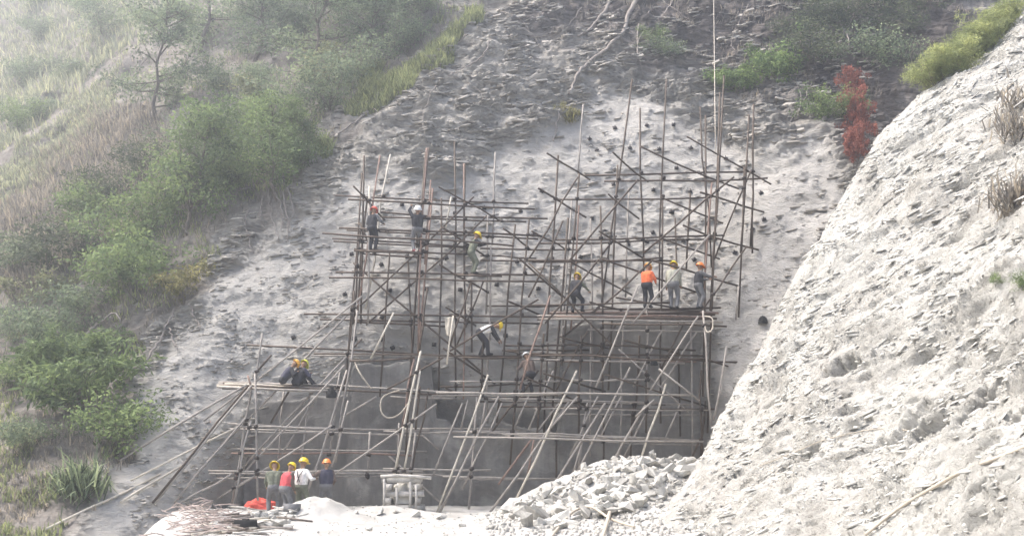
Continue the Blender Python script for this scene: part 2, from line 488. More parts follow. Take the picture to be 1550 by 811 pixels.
kb = np.arange(NB, 0, -1)
bx = cpx[:, None] + 9.0 * kb[None] ** 1.15; bpy_ = pv[:, None] + 4.0 * kb[None]; byy = cyd[:, None] + 0.12 * kb[None] ** 1.6
back = P(bx, bpy_, byy)
SV = np.concatenate([back, front], 1)
tu = np.gradient(SV, axis=1); tv = np.gradient(SV, axis=0)
SN = np.cross(tv, tu); SN /= np.linalg.norm(SN, axis=2)[..., None] + 1e-9
if SN[NV // 2, NB + NU // 3, 1] > 0: SN = -SN
# even the normals out across the sharp crest
fl = SV.reshape(-1, 3)
tdir = np.array([0.9, -0.89, 0.42]); tdir /= np.linalg.norm(tdir)
nav = np.array([-0.7, -0.45, 0.55]); nav /= np.linalg.norm(nav)
m1 = np.cross(tdir, nav); m1 = m1 if m1[2] > 0 else -m1
al = fl @ tdir; ac = fl @ m1; an = fl @ nav
loc3 = np.stack([al, ac, an], 1)
s = (ac + 0.4 * noise(loc3, (0.25, 0.6, 0.6), 41) + 0.10 * noise(loc3, (0.8, 2, 2), 42)) / 0.34
s = s + 1.1 * np.round(1.5 * noise(loc3, (0.45, 1.1, 1), 43)); saw = s - np.floor(s)
s2 = (ac + 0.12 * noise(loc3, (0.8, 1.6, 1.6), 44) + 0.03 * noise(loc3, (3, 6, 6), 45)) / 0.12
s2 = s2 + 1.4 * np.round(1.5 * noise(loc3, (1.1, 2.6, 2), 46)); saw2 = s2 - np.floor(s2)
a1 = sstep(-0.15, 0.6, noise(loc3, (0.35, 0.9, 0.9), 47)); a2 = sstep(-0.1, 0.5, noise(loc3, (0.7, 2.0, 2), 48))
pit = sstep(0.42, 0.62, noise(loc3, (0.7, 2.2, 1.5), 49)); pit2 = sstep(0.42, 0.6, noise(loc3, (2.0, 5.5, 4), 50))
dsp = 0.42 * fbm(loc3, 0.28, 3, 51) + 0.07 * fbm(loc3, (0.9, 2.4, 2), 4, 54, 0.6) + 0.16 * a1 * saw ** 1.2 + 0.13 * a2 * saw2 - 0.14 * pit - 0.11 * pit2
# the hollows seen in the face
for (hx, hy, hr, hd) in ((1282, 566, 0.34, 0.8), (1485, 594, 0.42, 0.8), (1378, 632, 0.5, 0.35), (1405, 650, 0.4, 0.35), (1530, 640, 0.3, 0.4), (1230, 690, 0.3, 0.3), (1330, 480, 0.25, 0.35), (1300, 640, 0.3, 0.2), (1440, 480, 0.25, 0.2), (1495, 752, 0.18, 0.25)):
    pr = proj(fl); k = np.argmin((pr[:, 0] - hx) ** 2 + (pr[:, 1] - hy) ** 2 + 1e6 * (np.arange(len(fl)) % (NU + NB) < NB))
    near = np.nonzero(np.linalg.norm(fl - fl[k], axis=1) < 3 * hr)[0]; lq = loc3[near]
    rw = np.linalg.norm((lq - loc3[k]) * np.array([0.75, 1.35, 1.0]), axis=1) / hr * (1 + 0.55 * fbm(lq, 2.6, 3, 57, 0.6))
    dsp[near] -= hd * np.exp(-np.clip(rw, 0, None) ** 5)
wcol = np.concatenate([np.full(NB, 0.3), np.clip(np.arange(NU) / 14.0, 0.3, 1)])
dsp = dsp * np.broadcast_to(wcol, (NV, NU + NB)).ravel()
sn = SN.reshape(-1, 3)
spv = fl + dsp[:, None] * (0.5 * sn + 0.5 * nav)
sid = np.arange(NV * (NU + NB)).reshape(NV, NU + NB)
squads = np.stack([sid[:-1, :-1], sid[1:, :-1], sid[1:, 1:], sid[:-1, 1:]], -1).reshape(-1, 4)
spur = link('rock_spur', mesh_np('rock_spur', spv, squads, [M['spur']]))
tag(spur, kind='structure')
SPR = proj(spv); SPR[(np.arange(len(spv)) % (NU + NB)) < NB] = -9999

def on_spur(px, py, off=0.0):
    k = int(np.argmin((SPR[:, 0] - px) ** 2 + (SPR[:, 1] - py) ** 2))
    return spv[k] + nav * off

# ------------------------------------------------------------------ the dusty bench in front of the cut
GRX, GRY = np.meshgrid(np.arange(-26, 22, 0.09), np.concatenate([np.arange(-40, 14, 2.0), np.arange(14, 42, 0.09)]))
def ground_z(x, y):
    x = np.asarray(x, float); y = np.asarray(y, float)
    q = np.stack([x.ravel(), y.ravel(), np.zeros(x.size)], 1)
    z = -0.12 + 0.10 * fbm(q, 0.35, 3, 60).reshape(x.shape) + 0.035 * fbm(q, 1.8, 4, 63, 0.6).reshape(x.shape)
    edge = -7.4 - (y - 21) * 0.17 + 0.5 * noise(q, (0.4,) * 3, 67).reshape(x.shape)
    z = z - 0.62 * np.clip(edge - x, 0, None) * sstep(0, 1.5, edge - x)
    # small heap behind which the workers stand
    nb = 0.12 * fbm(q, 1.4, 3, 70).reshape(x.shape)
    r = np.hypot((x + 5.75) / 1.1, (y - 30.6) / 0.9)
    z = z + (0.62 + nb) * np.exp(-r ** 2.2)
    r = np.hypot((x + 4.1) / 1.5, (y - 33) / 1.0); z = z + 0.16 * np.exp(-r ** 2)
    r = np.hypot((x + 8.3) / 1.6, (y - 27.5) / 2.5); z = z + 0.35 * np.exp(-r ** 2)
    # the rubble heap against the spur
    hx = np.clip((x - (-0.55 + (y < 33) * (33 - y) * 0.17)) / 3.6, 0, 1)
    hgt = 1.68 * (hx ** 0.85) * np.exp(-(np.clip(np.abs(y - 33.2) - 0.2, 0, None) / np.where(y < 33.2, 4.2, 2.2)) ** 2)
    return z + hgt + nb * (hgt > 0.1)
gz = ground_z(GRX, GRY)
gid = np.arange(gz.size).reshape(gz.shape)
gq = np.stack([gid[:-1, :-1], gid[:-1, 1:], gid[1:, 1:], gid[1:, :-1]], -1).reshape(-1, 4)
ground = link('ground', mesh_np('ground', np.stack([GRX, GRY, gz], -1).reshape(-1, 3), gq, [M['ground']]))
tag(ground, kind='structure')
def gpt(px, Y, off=0.0):
    x = (px - CX) / F0 * Y / cp
    for _ in range(3):
        z = float(ground_z(np.array([x]), np.array([Y]))[0])
        d = Y * cp + (z - 1.6) * sp
        x = (px - CX) / F0 * d
    return np.array([x, Y, float(ground_z(np.array([x]), np.array([Y]))[0]) + off])
def gpix(px, py, off=0.0):
    """ground point seen at a pixel"""
    lo, hi = 14.0, 38.0
    ys = np.linspace(lo, hi, 500); p = P(np.full(500, px), np.full(500, py), ys)
    gzv = ground_z(p[:, 0], p[:, 1]); k = np.argmax(p[:, 2] < gzv) if (p[:, 2] < gzv).any() else 499
    return np.array([p[k, 0], p[k, 1], gzv[k] + off])

# ------------------------------------------------------------------ smooth concrete faces at the foot of the cut
def concrete_face():
    Y = 37.5
    prof = np.array([(372, 640), (380, 612), (430, 604), (524, 598), (530, 552), (560, 546), (640, 549), (652, 556), (660, 632), (710, 646), (760, 640), (846, 652), (851, 492), (900, 487), (1000, 490), (1115, 486)], float)
    xs = np.arange(P(372, 650, Y)[0], P(1115, 650, Y)[0], 0.07)
    pxx = np.interp(xs, P(prof[:, 0], 650, Y)[:, 0], prof[:, 0])
    top = P(pxx, np.interp(pxx, prof[:, 0], prof[:, 1]), Y)[:, 2]
    qq = np.stack([xs, xs * 0, xs * 0], 1)
    top = top + (0.04 + 0.14 * (pxx < 845)) * fbm(qq, 0.7, 4, 77, 0.6)
    mz = 80; n = len(xs)
    vv = np.broadcast_to(np.linspace(0, 1, mz)[:, None], (mz, n)); X = np.broadcast_to(xs[None], (mz, n))
    Z = -0.9 + (top[None] + 0.9) * vv
    wig = np.stack([X.ravel(), Z.ravel(), Z.ravel() * 0], 1)
    X = X + 0.05 * fbm(wig, 1.3, 3, 78).reshape(X.shape)
    q = np.stack([X.ravel(), np.full(X.size, Y), Z.ravel()], 1)
    edge = np.clip((top[None] - Z) / 0.07, 0, 1)
    dy = 0.12 * fbm(q, 0.35, 2, 80).reshape(X.shape) + 0.035 * fbm(q, 1.6, 4, 82).reshape(X.shape) + 0.05 * (1 - edge) ** 2 + 0.25 * sstep(848, 853, pxx)[None] * 0 + 0.1
    dy = dy - 0.10 * sstep(846, 851, pxx)[None] - 0.04 * (sstep(526, 531, pxx) * (1 - sstep(650, 656, pxx)))[None]
    Fv = np.stack([X, Y + dy, Z], -1).reshape(-1, 3)
    ii = np.arange(n * mz).reshape(mz, n); ob = n * mz
    Bv = Fv[ii[-1]].copy(); Bv[:, 1] += 1.6
    f1 = np.stack([ii[:-1, :-1], ii[:-1, 1:], ii[1:, 1:], ii[1:, :-1]], -1).reshape(-1, 4)
    k = np.arange(n - 1)
    st = np.stack([ii[-1, :-1], ii[-1, 1:], ob + k + 1, ob + k], -1)
    o = link('concrete_wall', mesh_np('concrete_wall', np.concatenate([Fv, Bv]), np.concatenate([f1, st]), [M['wall']]))
    tag(o, 'smooth dark grey sprayed concrete wall at the foot of the cut, behind the scaffold', 'wall')
concrete_face()

# ------------------------------------------------------------------ loose slabs and flakes on the rock faces
def slab_mesh(name, mat, seed):
    r = np.random.default_rng(seed)
    n = 7
    a = np.sort(r.uniform(0, 2 * math.pi, n) * 0.35 + np.arange(n) * 2 * math.pi / n * 0.65 + 0.3)
    rad = r.uniform(0.65, 1.0, n)
    top = np.stack([np.cos(a) * rad, np.sin(a) * rad * 0.7, r.uniform(0.6, 1.2, n)], 1)
    bot = np.stack([np.cos(a) * rad * 1.06, np.sin(a) * rad * 0.76, r.uniform(-1.2, -0.6, n)], 1)
    v = np.concatenate([top, bot, [[0, 0, 1.2]], [[0, 0, -1.2]]])
    q = [(n + j, n + (j + 1) % n, (j + 1) % n, j) for j in range(n)]
    t_ = [(j, (j + 1) % n, 2 * n) for j in range(n)] + [(n + (j + 1) % n, n + j, 2 * n + 1) for j in range(n)]
    return mesh_np(name, v, [np.array(q), np.array(t_)], [mat])
hill_slabs = [slab_mesh('stone', M['chip'], 100 + k) for k in range(8)]
spur_slabs = [slab_mesh('stone', M['schip'], 200 + k) for k in range(8)]

def basis(n, along):
    n = n / np.linalg.norm(n); x = along - n * (along @ n); x /= np.linalg.norm(x)
    return np.stack([x, np.cross(n, x), n], 1)

def put_slab(me, loc, R, half, parent):
    o = bpy.data.objects.new('stone', me); COL.objects.link(o); o.parent = parent
    mt = Matrix([[float(R[i][j] * half[j]) for j in range(3)] + [float(loc[i])] for i in range(3)] + [[0, 0, 0, 1]])
    o.matrix_local = mt
    return o

def flakes(name, pts, Rs, halfs, mat, parent, label=None):
    """many small flakes joined into one mesh"""
    k = np.array([[-1, -.8, -1], [1, -.6, -1], [.8, 1, -1], [-.7, .7, -1], [-.8, -.9, 1], [.9, -.7, 1], [.6, .9, 1], [-.9, .8, 1]], float)
    n = len(pts)
    v = k[None] + rng.normal(size=(n, 8, 3)) * 0.22
    v = v * halfs[:, None, :]
    v = np.einsum('nij,nkj->nki', Rs, v) + pts[:, None, :]
    f = np.array([(0, 3, 2, 1), (4, 5, 6, 7), (0, 1, 5, 4), (1, 2, 6, 5), (2, 3, 7, 6), (3, 0, 4, 7)])
    f = (f[None] + 8 * np.arange(n)[:, None, None]).reshape(-1, 4)
    o = link(name, mesh_np(name, v.reshape(-1, 3), f, [mat]), parent)
    tag(o, kind='stuff')
    return o

# main cliff: slabs lying in the bedding, proud of the face
inrock = (1 - shot) * (1 - veg)
wt = np.where((fx > 200) & (fx < 1330) & (fy > -40) & (fy < 800), np.clip(inrock, 0, 1) + (0.14 + 0.4 * (fx < 520)) * shot * (1 - veg) + 0.06 * veg, 0)
wt = wt * sstep(-0.3, 0.5, noise(base, (0.6, 0.6, 1.0), 90)) ; wt /= wt.sum()
def hill_sample(n):
    k = rng.choice(len(fx), n, p=wt)
    nn = NRM.reshape(-1, 3)[k]
    return mainv[k], nn
pts, nn = hill_sample(9500)
bed = np.array([-0.13, -0.15, 1.0])
Rs = np.zeros((len(pts), 3, 3)); hs = np.zeros((len(pts), 3))
for i in range(len(pts)):
    Rs[i] = basis(bed + rng.normal(size=3) * 0.12, np.array([1.0, rng.normal() * 0.3, 0]))
    w_ = rng.uniform(0.05, 0.2) * rng.uniform(0.7, 1.6) * (0.8 if pts[i][2] > 9 else 0.5)
    hs[i] = (w_ * 1.35, w_ * rng.uniform(0.4, 0.7), rng.uniform(0.012, 0.035))
flakes('rock_flakes', pts - nn * 0.01, Rs, hs, M['chip'], hill)
wt = wt * (1 - shot) ** 2 + 1e-12; wt /= wt.sum()
pts, nn = hill_sample(280)
for i in range(len(pts)):
    w_ = rng.uniform(0.2, 0.5)
    put_slab(hill_slabs[i % 8], pts[i] - nn[i] * w_ * 0.15, basis(bed + rng.normal(size=3) * 0.2, np.array([1.0, rng.normal() * 0.4, 0])), (w_, w_ * 0.6, rng.uniform(0.035, 0.09)), hill)
# the spur: flatter flakes, in the dip of its own bedding
vis = (SPR[:, 0] > 950) & (SPR[:, 0] < 1640) & (SPR[:, 1] > -40) & (SPR[:, 1] < 850)
wt2 = vis * sstep(-0.5, 0.5, noise(loc3, (0.6, 1.0, 1), 91)) * np.clip(spv[:, 1] - 6, 0, None) ** 2; wt2 /= wt2.sum()
k = rng.choice(len(spv), 8000, p=wt2); pts = spv[k]
Rs = np.zeros((len(pts), 3, 3)); hs = np.zeros((len(pts), 3))
bed2 = nav * 0.75 + m1 * 0.55
for i in range(len(pts)):
    Rs[i] = basis(bed2 + rng.normal(size=3) * 0.2, tdir + rng.normal(size=3) * 0.3)
    w_ = min(0.26, 0.045 * math.exp(rng.normal() * 0.6))
    hs[i] = (w_ * 1.2, w_ * rng.uniform(0.3, 0.6), rng.uniform(0.008, 0.024))
flakes('rock_flakes', pts - nav * 0.005, Rs, hs, M['schip'], spur)
k = rng.choice(len(spv), 240, p=wt2)
for i, kk in enumerate(k):
    w_ = rng.uniform(0.06, 0.17)
    put_slab(spur_slabs[i % 8], spv[kk] - nav * 0.03, basis(bed2 + rng.normal(size=3) * 0.15, tdir + rng.normal(size=3) * 0.2), (w_ * 1.3, w_ * 0.5, rng.uniform(0.025, 0.06)), spur)

# ------------------------------------------------------------------ the scaffold: one thing, each tube a part
SCAF = np.array([-1.5, 36.0, 0.0])
scaf = thing('scaffold', 'tall scaffold of steel tubes and poles lashed against the grey cut slope', 'scaffold', SCAF)
def layer(px, py, lay):
    if isinstance(lay, (int, float)): return P(px, py, lay)
    if lay == 'S': return on_hill(px, py, 0.16)
    if lay == 'G': return gpix(px, py)
    y0 = dict(F=34.7, M=35.75, B=36.75, A=35.2, C=36.25)[lay]
    y = y0
    for _ in range(5): y = y0 + 0.12 * max(0, P(px, py, y)[2])
    return P(px, py, y)
NAMES = dict(u='upright_pole', h='ledger_pole', d='brace_pole', t='transom_pole', r='raking_pole', p='decking_pole')
poles = []
def pole(kind, a, b, la, lb=None, mat='steel', r=0.035):
    lb = lb or la
    pa, pb = layer(*a, la), layer(*b, lb)
    L = np.linalg.norm(pb - pa); n = 2 if L < 2 else 4
    tt = np.linspace(0, 1, n)[:, None]
    pts = pa + (pb - pa) * tt
    pts[1:-1] += rng.normal(size=(n - 2, 3)) * 0.014 * L ** 0.5
    mb = MB(); mb.tube(pts - pa, r * rng.uniform(0.92, 1.1), 7)
    o = link(NAMES[kind], mb.mesh(NAMES[kind], [M[mat]], True), scaf, pa - SCAF)
    poles.append((kind, a, b, la, lb, pa, pb, o))
    return o
G, S_, R_, B_ = 'galv', 'steel', 'rust', 'bamboo'
U = [  # uprights: foot/top pixels, layer, material
 ((551, 236), (546, 490), 'B', S_), ((546, 345), (534, 490), 'M', S_), ((591, 234), (553, 468), 'B', B_), ((559, 282), (559, 350), 'M', B_),
 ((536, 440), (521, 590), 'M', S_), ((515, 560), (497, 696), 'M', G), ((527, 606), (502, 706), 'F', G),
 ((646, 224), (633, 535), 'M', R_), ((652, 273), (643, 400), 'M', R_), ((649, 224), (637, 330), 'B', S_), ((618, 395), (624, 530), 'B', S_), ((647, 436), (634, 530), 'F', S_),
 ((637, 531), (595, 727), 'F', B_), ((636, 560), (609, 727), 'F', B_), ((629, 655), (620, 727), 'M', G), ((604, 640), (601, 727), 'M', G), ((636, 585), (629, 650), 'M', S_), ((627, 543), (605, 660), 'M', R_),
 ((688, 215), (690, 604), 'B', S_), ((704, 248), (705, 495), 'M', S_), ((750, 231), (745, 371), 'B', G), ((738, 326), (736, 475), 'B', G), ((714, 425), (714, 533), 'M', S_), ((732, 500), (729, 600), 'M', S_),
 ((801, 333), (772, 703), 'M', S_), ((845, 235), (828, 516), 'M', S_),
 ((397, 504), (385, 590), 'M', G), ((386, 565), (390, 757), 'F', G), ((381, 588), (350, 762), 'M', G), ((380, 637), (354, 762), 'F', G), ((560, 653), (556, 726), 'M', G),
 ((722, 600), (709, 778), 'M', G), ((708, 605), (698, 648), 'M', G), ((736, 602), (728, 650), 'M', G), ((823, 505), (813, 657), 'M', S_), ((808, 665), (798, 723), 'M', R_),
 ((880, 673), (866, 722), 'M', G), ((889, 610), (874, 712), 'M', G), ((959, 610), (954, 700), 'B', S_), ((979, 560), (978, 655), 'M', S_), ((843, 653), (841, 745), 'B', S_), ((913, 628), (913, 715), 'B', S_), ((877, 580), (876, 655), 'M', S_),
 ((1064, 470), (1077, 645), 'F', G), ((1062, 560), (1061, 690), 'M', S_), ((1100, 524), (1080, 636), 'F', G),
 ((880, 508), (877, 644), 'M', S_), ((909, 312), (912, 594), 'M', S_), ((979, 468), (981, 606), 'M', G), ((968, 508), (959, 644), 'B', S_),
 ((877, 263), (850, 553), 'M', S_), ((866, 300), (852, 500), 'B', G), ((957, 120), (911, 458), 'M', S_), ((969, 164), (975, 460), 'B', S_), ((1009, 120), (998, 450), 'M', S_),
 ((1060, 162), (1077, 405), 'B', S_), ((1096, 115), (1075, 470), 'M', S_), ((1088, 235), (1078, 468), 'F', S_), ((1141, 158), (1136, 373), 'B', S_), ((1127, 253), (1121, 383), 'M', S_), ((883, 158), (875, 263), 'B', G),
 ((1045, 293), (1039, 408), 'B', S_), ((952, 285), (947, 450), 'B', G), ((1063, 400), (1063, 466), 'M', S_), ((1118, 433), (1114, 484), 'M', G), ((632, 316), (631, 375), 'M', S_)]
for a, b, l, m_ in U: pole('u', a, b, l, None, m_, 0.04 if m_ == B_ else 0.036)
Hh = [
 ((508, 296), (800, 308), 'B'), ((576, 321), (829, 331), 'B'), ((513, 345), (817, 357), 'M'), ((488, 353), (778, 372), 'F'), ((503, 361), (712, 374), 'M'), ((727, 376), (848, 378), 'M'), ((536, 377), (712, 385), 'M'), ((727, 387), (812, 391), 'B'), ((727, 394), (850, 394), 'M'),
 ((508, 412), (812, 416), 'M'), ((498, 420), (825, 426), 'F'), ((460, 475), (850, 480), 'M'), ((536, 487), (676, 494), 'B'), ((736, 463), (850, 463), 'B'), ((373, 522), (680, 539), 'B'), ((475, 535), (800, 539), 'M'), ((529, 546), (628, 541), 'F'),
 ((330, 580), (830, 597), 'M'), ((681, 577), (850, 577), 'M'), ((660, 594), (850, 596), 'F'), ((760, 596), (1045, 598), 'F'), ((591, 600), (702, 603), 'B'), ((345, 641), (650, 651), 'M'), ((360, 646), (520, 650), 'F'), ((600, 649), (790, 650), 'B'), ((338, 679), (646, 683), 'B'),
 ((580, 709), (743, 711), 'M'), ((316, 712), (640, 713), 'F'), ((328, 724), (640, 719), 'M'), ((670, 721), (845, 724), 'M'), ((686, 661), (1065, 668), 'F'), ((700, 653), (1065, 667), 'M'), ((760, 657), (1012, 663), 'A'), ((808, 618), (1072, 620), 'M'), ((733, 603), (995, 609), 'M'),
 ((765, 523), (910, 523), 'M'), ((905, 522), (1053, 530), 'M'), ((760, 530), (860, 546), 'B'), ((800, 535), (1066, 538), 'M'), ((800, 538), (1066, 543), 'F'), ((1000, 540), (1125, 548), 'M'), ((868, 575), (986, 575), 'M'), ((760, 577), (868, 576), 'B'), ((760, 607), (1062, 612), 'B'),
 ((911, 490), (1100, 494), 'F'), ((885, 266), (1143, 260), 'B'), ((838, 302), (1077, 299), 'M'), ((838, 363), (1097, 356), 'M'), ((800, 394), (1004, 390), 'F'), ((800, 378), (875, 378), 'B'), ((790, 330), (828, 331), 'B'), ((800, 462), (1014, 458), 'F')]
for a, b, l in Hh: pole('h', a, b, l, None, S_ if a[1] < 560 else G)
Tr = [((664, 283), (759, 336)), ((671, 345), (735, 388)), ((762, 346), (803, 378)), ((805, 350), (857, 378)), ((785, 390), (850, 448)), ((535, 282), (582, 333)), ((665, 400), (743, 445)), ((675, 465), (720, 493)), ((671, 527), (749, 580)), ((770, 456), (820, 478)), ((675, 587), (688, 594)),
 ((828, 232), (893, 272)), ((815, 285), (887, 329)), ((928, 231), (981, 275)), ((921, 294), (967, 331)), ((970, 222), (1118, 286)), ((1040, 207), (1167, 279)), ((1001, 299), (1094, 338)), ((1060, 291), (1156, 321)), ((1034, 341), (1148, 378)), ((1001, 360), (1089, 392)), ((907, 350), (974, 391)), ((974, 391), (1130, 436)),
 ((911, 392), (1054, 442)), ((860, 394), (956, 446)), ((893, 457), (956, 476)), ((932, 450), (1062, 476)), ((847, 509), (921, 527)), ((946, 515), (1037, 538)), ((1064, 542), (1124, 560)), ((823, 565), (916, 592)), ((915, 566), (1069, 614)), ((794, 570), (886, 614))]
for a, b in Tr: pole('t', a, b, 'F', 'B')
Dg = [((717, 298), (545, 463), 'M', S_), ((738, 326), (554, 492), 'B', S_), ((683, 298), (673, 353), 'M', B_), ((535, 398), (727, 561), 'M', S_), ((544, 337), (561, 375), 'M', S_), ((681, 531), (815, 453), 'F', S_), ((732, 425), (692, 521), 'M', S_), ((712, 428), (681, 523), 'F', S_),
 ((548, 448), (386, 578), 'F', G), ((545, 457), (340, 670), 'M', G), ((308, 637), (374, 586), 'M', G), ((411, 537), (388, 563), 'M', S_), ((375, 568), (381, 588), 'F', R_), ((524, 540), (367, 708), 'M', G), ((522, 552), (372, 712), 'F', G), ((503, 643), (359, 737), 'F', G), ((570, 600), (515, 633), 'M', G),
 ((596, 473), (561, 543), 'F', B_), ((548, 513), (533, 528), 'M', S_), ((661, 611), (503, 720), 'F', G), ((671, 541), (586, 589), 'F', S_), ((585, 686), (680, 772), 'B', G), ((639, 658), (664, 680), 'B', G), ((375, 725), (329, 755), 'M', G),
 ((815, 560), (745, 653), 'M', S_), ((802, 595), (778, 648), 'M', G), ((846, 610), (815, 650), 'M', G), ((874, 600), (833, 648), 'F', G), ((804, 665), (754, 733), 'M', R_), ((990, 605), (962, 630), 'F', G), ((1060, 663), (1045, 698), 'M', S_), ((936, 528), (1042, 624), 'M', G), ((997, 558), (1059, 606), 'F', G),
 ((800, 398), (926, 521), 'F', S_), ((911, 460), (853, 510), 'M', S_), ((906, 393), (825, 489), 'F', S_), ((1074, 355), (956, 491), 'F', G), ((1057, 478), (985, 590), 'F', G), ((1054, 503), (1000, 586), 'M', G), ((934, 489), (901, 541), 'M', S_), ((833, 447), (787, 589), 'F', R_), ((852, 335), (800, 450), 'F', S_),
 ((1111, 268), (974, 383), 'F', S_), ((989, 393), (914, 461), 'F', S_), ((966, 272), (864, 392), 'F', S_), ((875, 268), (801, 391), 'F', S_), ((1137, 258), (1081, 393), 'M', S_), ((1130, 373), (1065, 466), 'F', S_), ((933, 357), (911, 386), 'M', S_), ((908, 465), (860, 504), 'M', S_), ((686, 478), (676, 551), 'F', B_), ((966, 433), (902, 586), 'F', G)]
for a, b, l, m_ in Dg: pole('d', a, b, l, None, m_)
Rk = [((525, 560), (463, 750), 'A', G), ((739, 567), (661, 776), 'A', B_), ((755, 600), (665, 776), 'A', G), ((873, 561), (776, 765), 'A', B_), ((861, 608), (739, 778), 'A', G), ((954, 556), (871, 720), 'A', G), ((916, 610), (837, 736), 'A', G), ((977, 613), (927, 700), 'A', G), ((1008, 581), (970, 695), 'A', B_)]
for a, b, l, m_ in Rk: pole('r', a, b, l, 'F', m_, 0.04)
_nx = dict(F='M', M='B', B='M', A='M')
for a, b, l in Hh:
    if b[0] - a[0] > 140 and rng.random() < 0.6:
        e0, e1 = rng.uniform(-25, 30), rng.uniform(-45, 20); dy = rng.uniform(2.5, 9)
        pole('h', (a[0] + e0, a[1] + dy), (b[0] + e1, b[1] + dy + rng.normal() * 1.5), _nx[l], None, [S_, G, R_, G][rng.integers(4)] if a[1] > 480 else S_)
for a, b, l, m_ in U:
    if b[1] - a[1] > 110 and rng.random() < 0.4:
        dx = rng.choice([-1, 1]) * rng.uniform(4, 16); e0 = rng.uniform(0, 60)
        pole('u', (a[0] + dx, a[1] + e0), (b[0] + dx + rng.normal() * 3, b[1]), _nx[l], None, [S_, R_, G][rng.integers(3)])
for a, b, m_ in (((838, 560), (800, 650), G), ((905, 600), (862, 690), G), ((1002, 500), (958, 585), G), ((1040, 480), (1000, 560), S_), ((940, 600), (905, 668), G), ((700, 610), (655, 720), G), ((985, 610), (945, 690), G), ((890, 500), (842, 590), S_), ((1030, 610), (1005, 668), G), ((760, 610), (700, 740), G), ((480, 600), (425, 690), G), ((455, 560), (410, 640), S_)):
    pole('d', a, b, 'M', None, m_)
for a, b, l, m_ in (((644, 232), (612, 727), 'M', S_), ((655, 285), (632, 600), 'C', R_), ((641, 300), (617, 640), 'B', S_), ((548, 262), (522, 600), 'C', S_), ((556, 300), (530, 560), 'B', S_), ((541, 470), (508, 700), 'A', G), ((1090, 140), (1071, 655), 'C', S_), ((1068, 175), (1064, 600), 'C', S_), ((1134, 175), (1118, 480), 'C', S_),
                    ((935, 250), (921, 590), 'C', S_), ((1003, 300), (1000, 640), 'C', S_), ((1022, 330), (1030, 660), 'B', S_), ((860, 330), (834, 650), 'C', S_), ((780, 340), (752, 640), 'C', S_), ((668, 300), (664, 600), 'C', S_), ((742, 440), (738, 640), 'C', G), ((590, 380), (575, 600), 'C', S_), ((430, 590), (418, 720), 'C', G), ((470, 590), (452, 720), 'M', G), ((945, 480), (938, 690), 'C', G), ((1045, 480), (1048, 690), 'C', G), ((895, 480), (893, 690), 'C', G)):
    pole('u', a, b, l, None, m_)
# long stays on the left, pegged into the slope
for a, b, m_ in [((374, 582), (181, 704), G), ((376, 583), (229, 767), S_), ((381, 583), (233, 767), G), ((372, 632), (260, 768), G), ((362, 645), (201, 738), B_), ((354, 715), (264, 769), G), ((274, 705), (183, 768), B_)]:
    pole('r', a, b, 'F', 'S', m_, 0.037)
pole('r', (240, 722), (73, 811), 'S', 'S', B_, 0.045)
# decks made of bundled tubes
for k in range(11):
    f = k / 10
    pole('p', (812 + 30 * rng.random(), 471 + 12 * f + rng.normal() * 0.8), (1050 + 45 * rng.random(), 466 + 20 * f + rng.normal() * 1.2), 35.3 + 0.6 + 1.6 * (1 - f) * 0.9, None, [S_, S_, G, R_][k % 4], 0.04)
for k in range(7):
    f = k / 6
    pole('p', (328 + 14 * rng.random(), 578.5 + 7 * f), (500 + 8 * rng.random(), 586 + 6 * f), 36.3 - 0.9 * f, None, [G, S_, B_][k % 3], 0.042)
for (x0, y0, x1, y1, n) in ((536, 378, 640, 382.5, 3), (690, 415, 760, 416.5, 3), (700, 539, 790, 540, 3), (770, 596, 845, 597, 2)):
    for k in range(n):
        yl = float(layer(x0, y0, 'M')[1])
        pole('p', (x0, y0 + 0.7 * k), (x1, y1 + 0.7 * k), yl + 0.22 - 0.2 * k, None, S_, 0.04)
# couplers where an upright meets a ledger of its own layer
cmb = MB(); cmb.tube([(-0.075, 0, 0), (0.075, 0, 0)], 0.055, 8); cmb.box((0, -0.06, 0), (0.05, 0.035, 0.055)); cmb.box((0, -0.1, 0), (0.016, 0.02, 0.016))
coup = cmb.mesh('coupler', [M['coupler']])
nc = 0
for (k1, a1_, b1_, l1, _, p1, q1, o1) in poles:
    if k1 != 'u': continue
    for (k2, a2_, b2_, l2, _, p2, q2, o2) in poles:
        if k2 not in 'hd': continue
        d1 = np.subtract(b1_, a1_); d2 = np.subtract(b2_, a2_); den = d1[0] * d2[1] - d1[1] * d2[0]
        if abs(den) < 1e-6: continue
        w_ = np.subtract(a2_, a1_); s1 = (w_[0] * d2[1] - w_[1] * d2[0]) / den; s2_ = (w_[0] * d1[1] - w_[1] * d1[0]) / den
        if 0.01 < s1 < 0.99 and 0.01 < s2_ < 0.99:
            c1 = p1 + (q1 - p1) * s1; c2 = p2 + (q2 - p2) * s2_
            if abs(c1[1] - c2[1]) < 0.55 and nc < 230:
                o = link('coupler', coup, o1, (c1 + c2) / 2 - p1); o.rotation_euler = (rng.normal() * 0.2, rng.normal() * 0.3, rng.normal() * 0.2); nc += 1
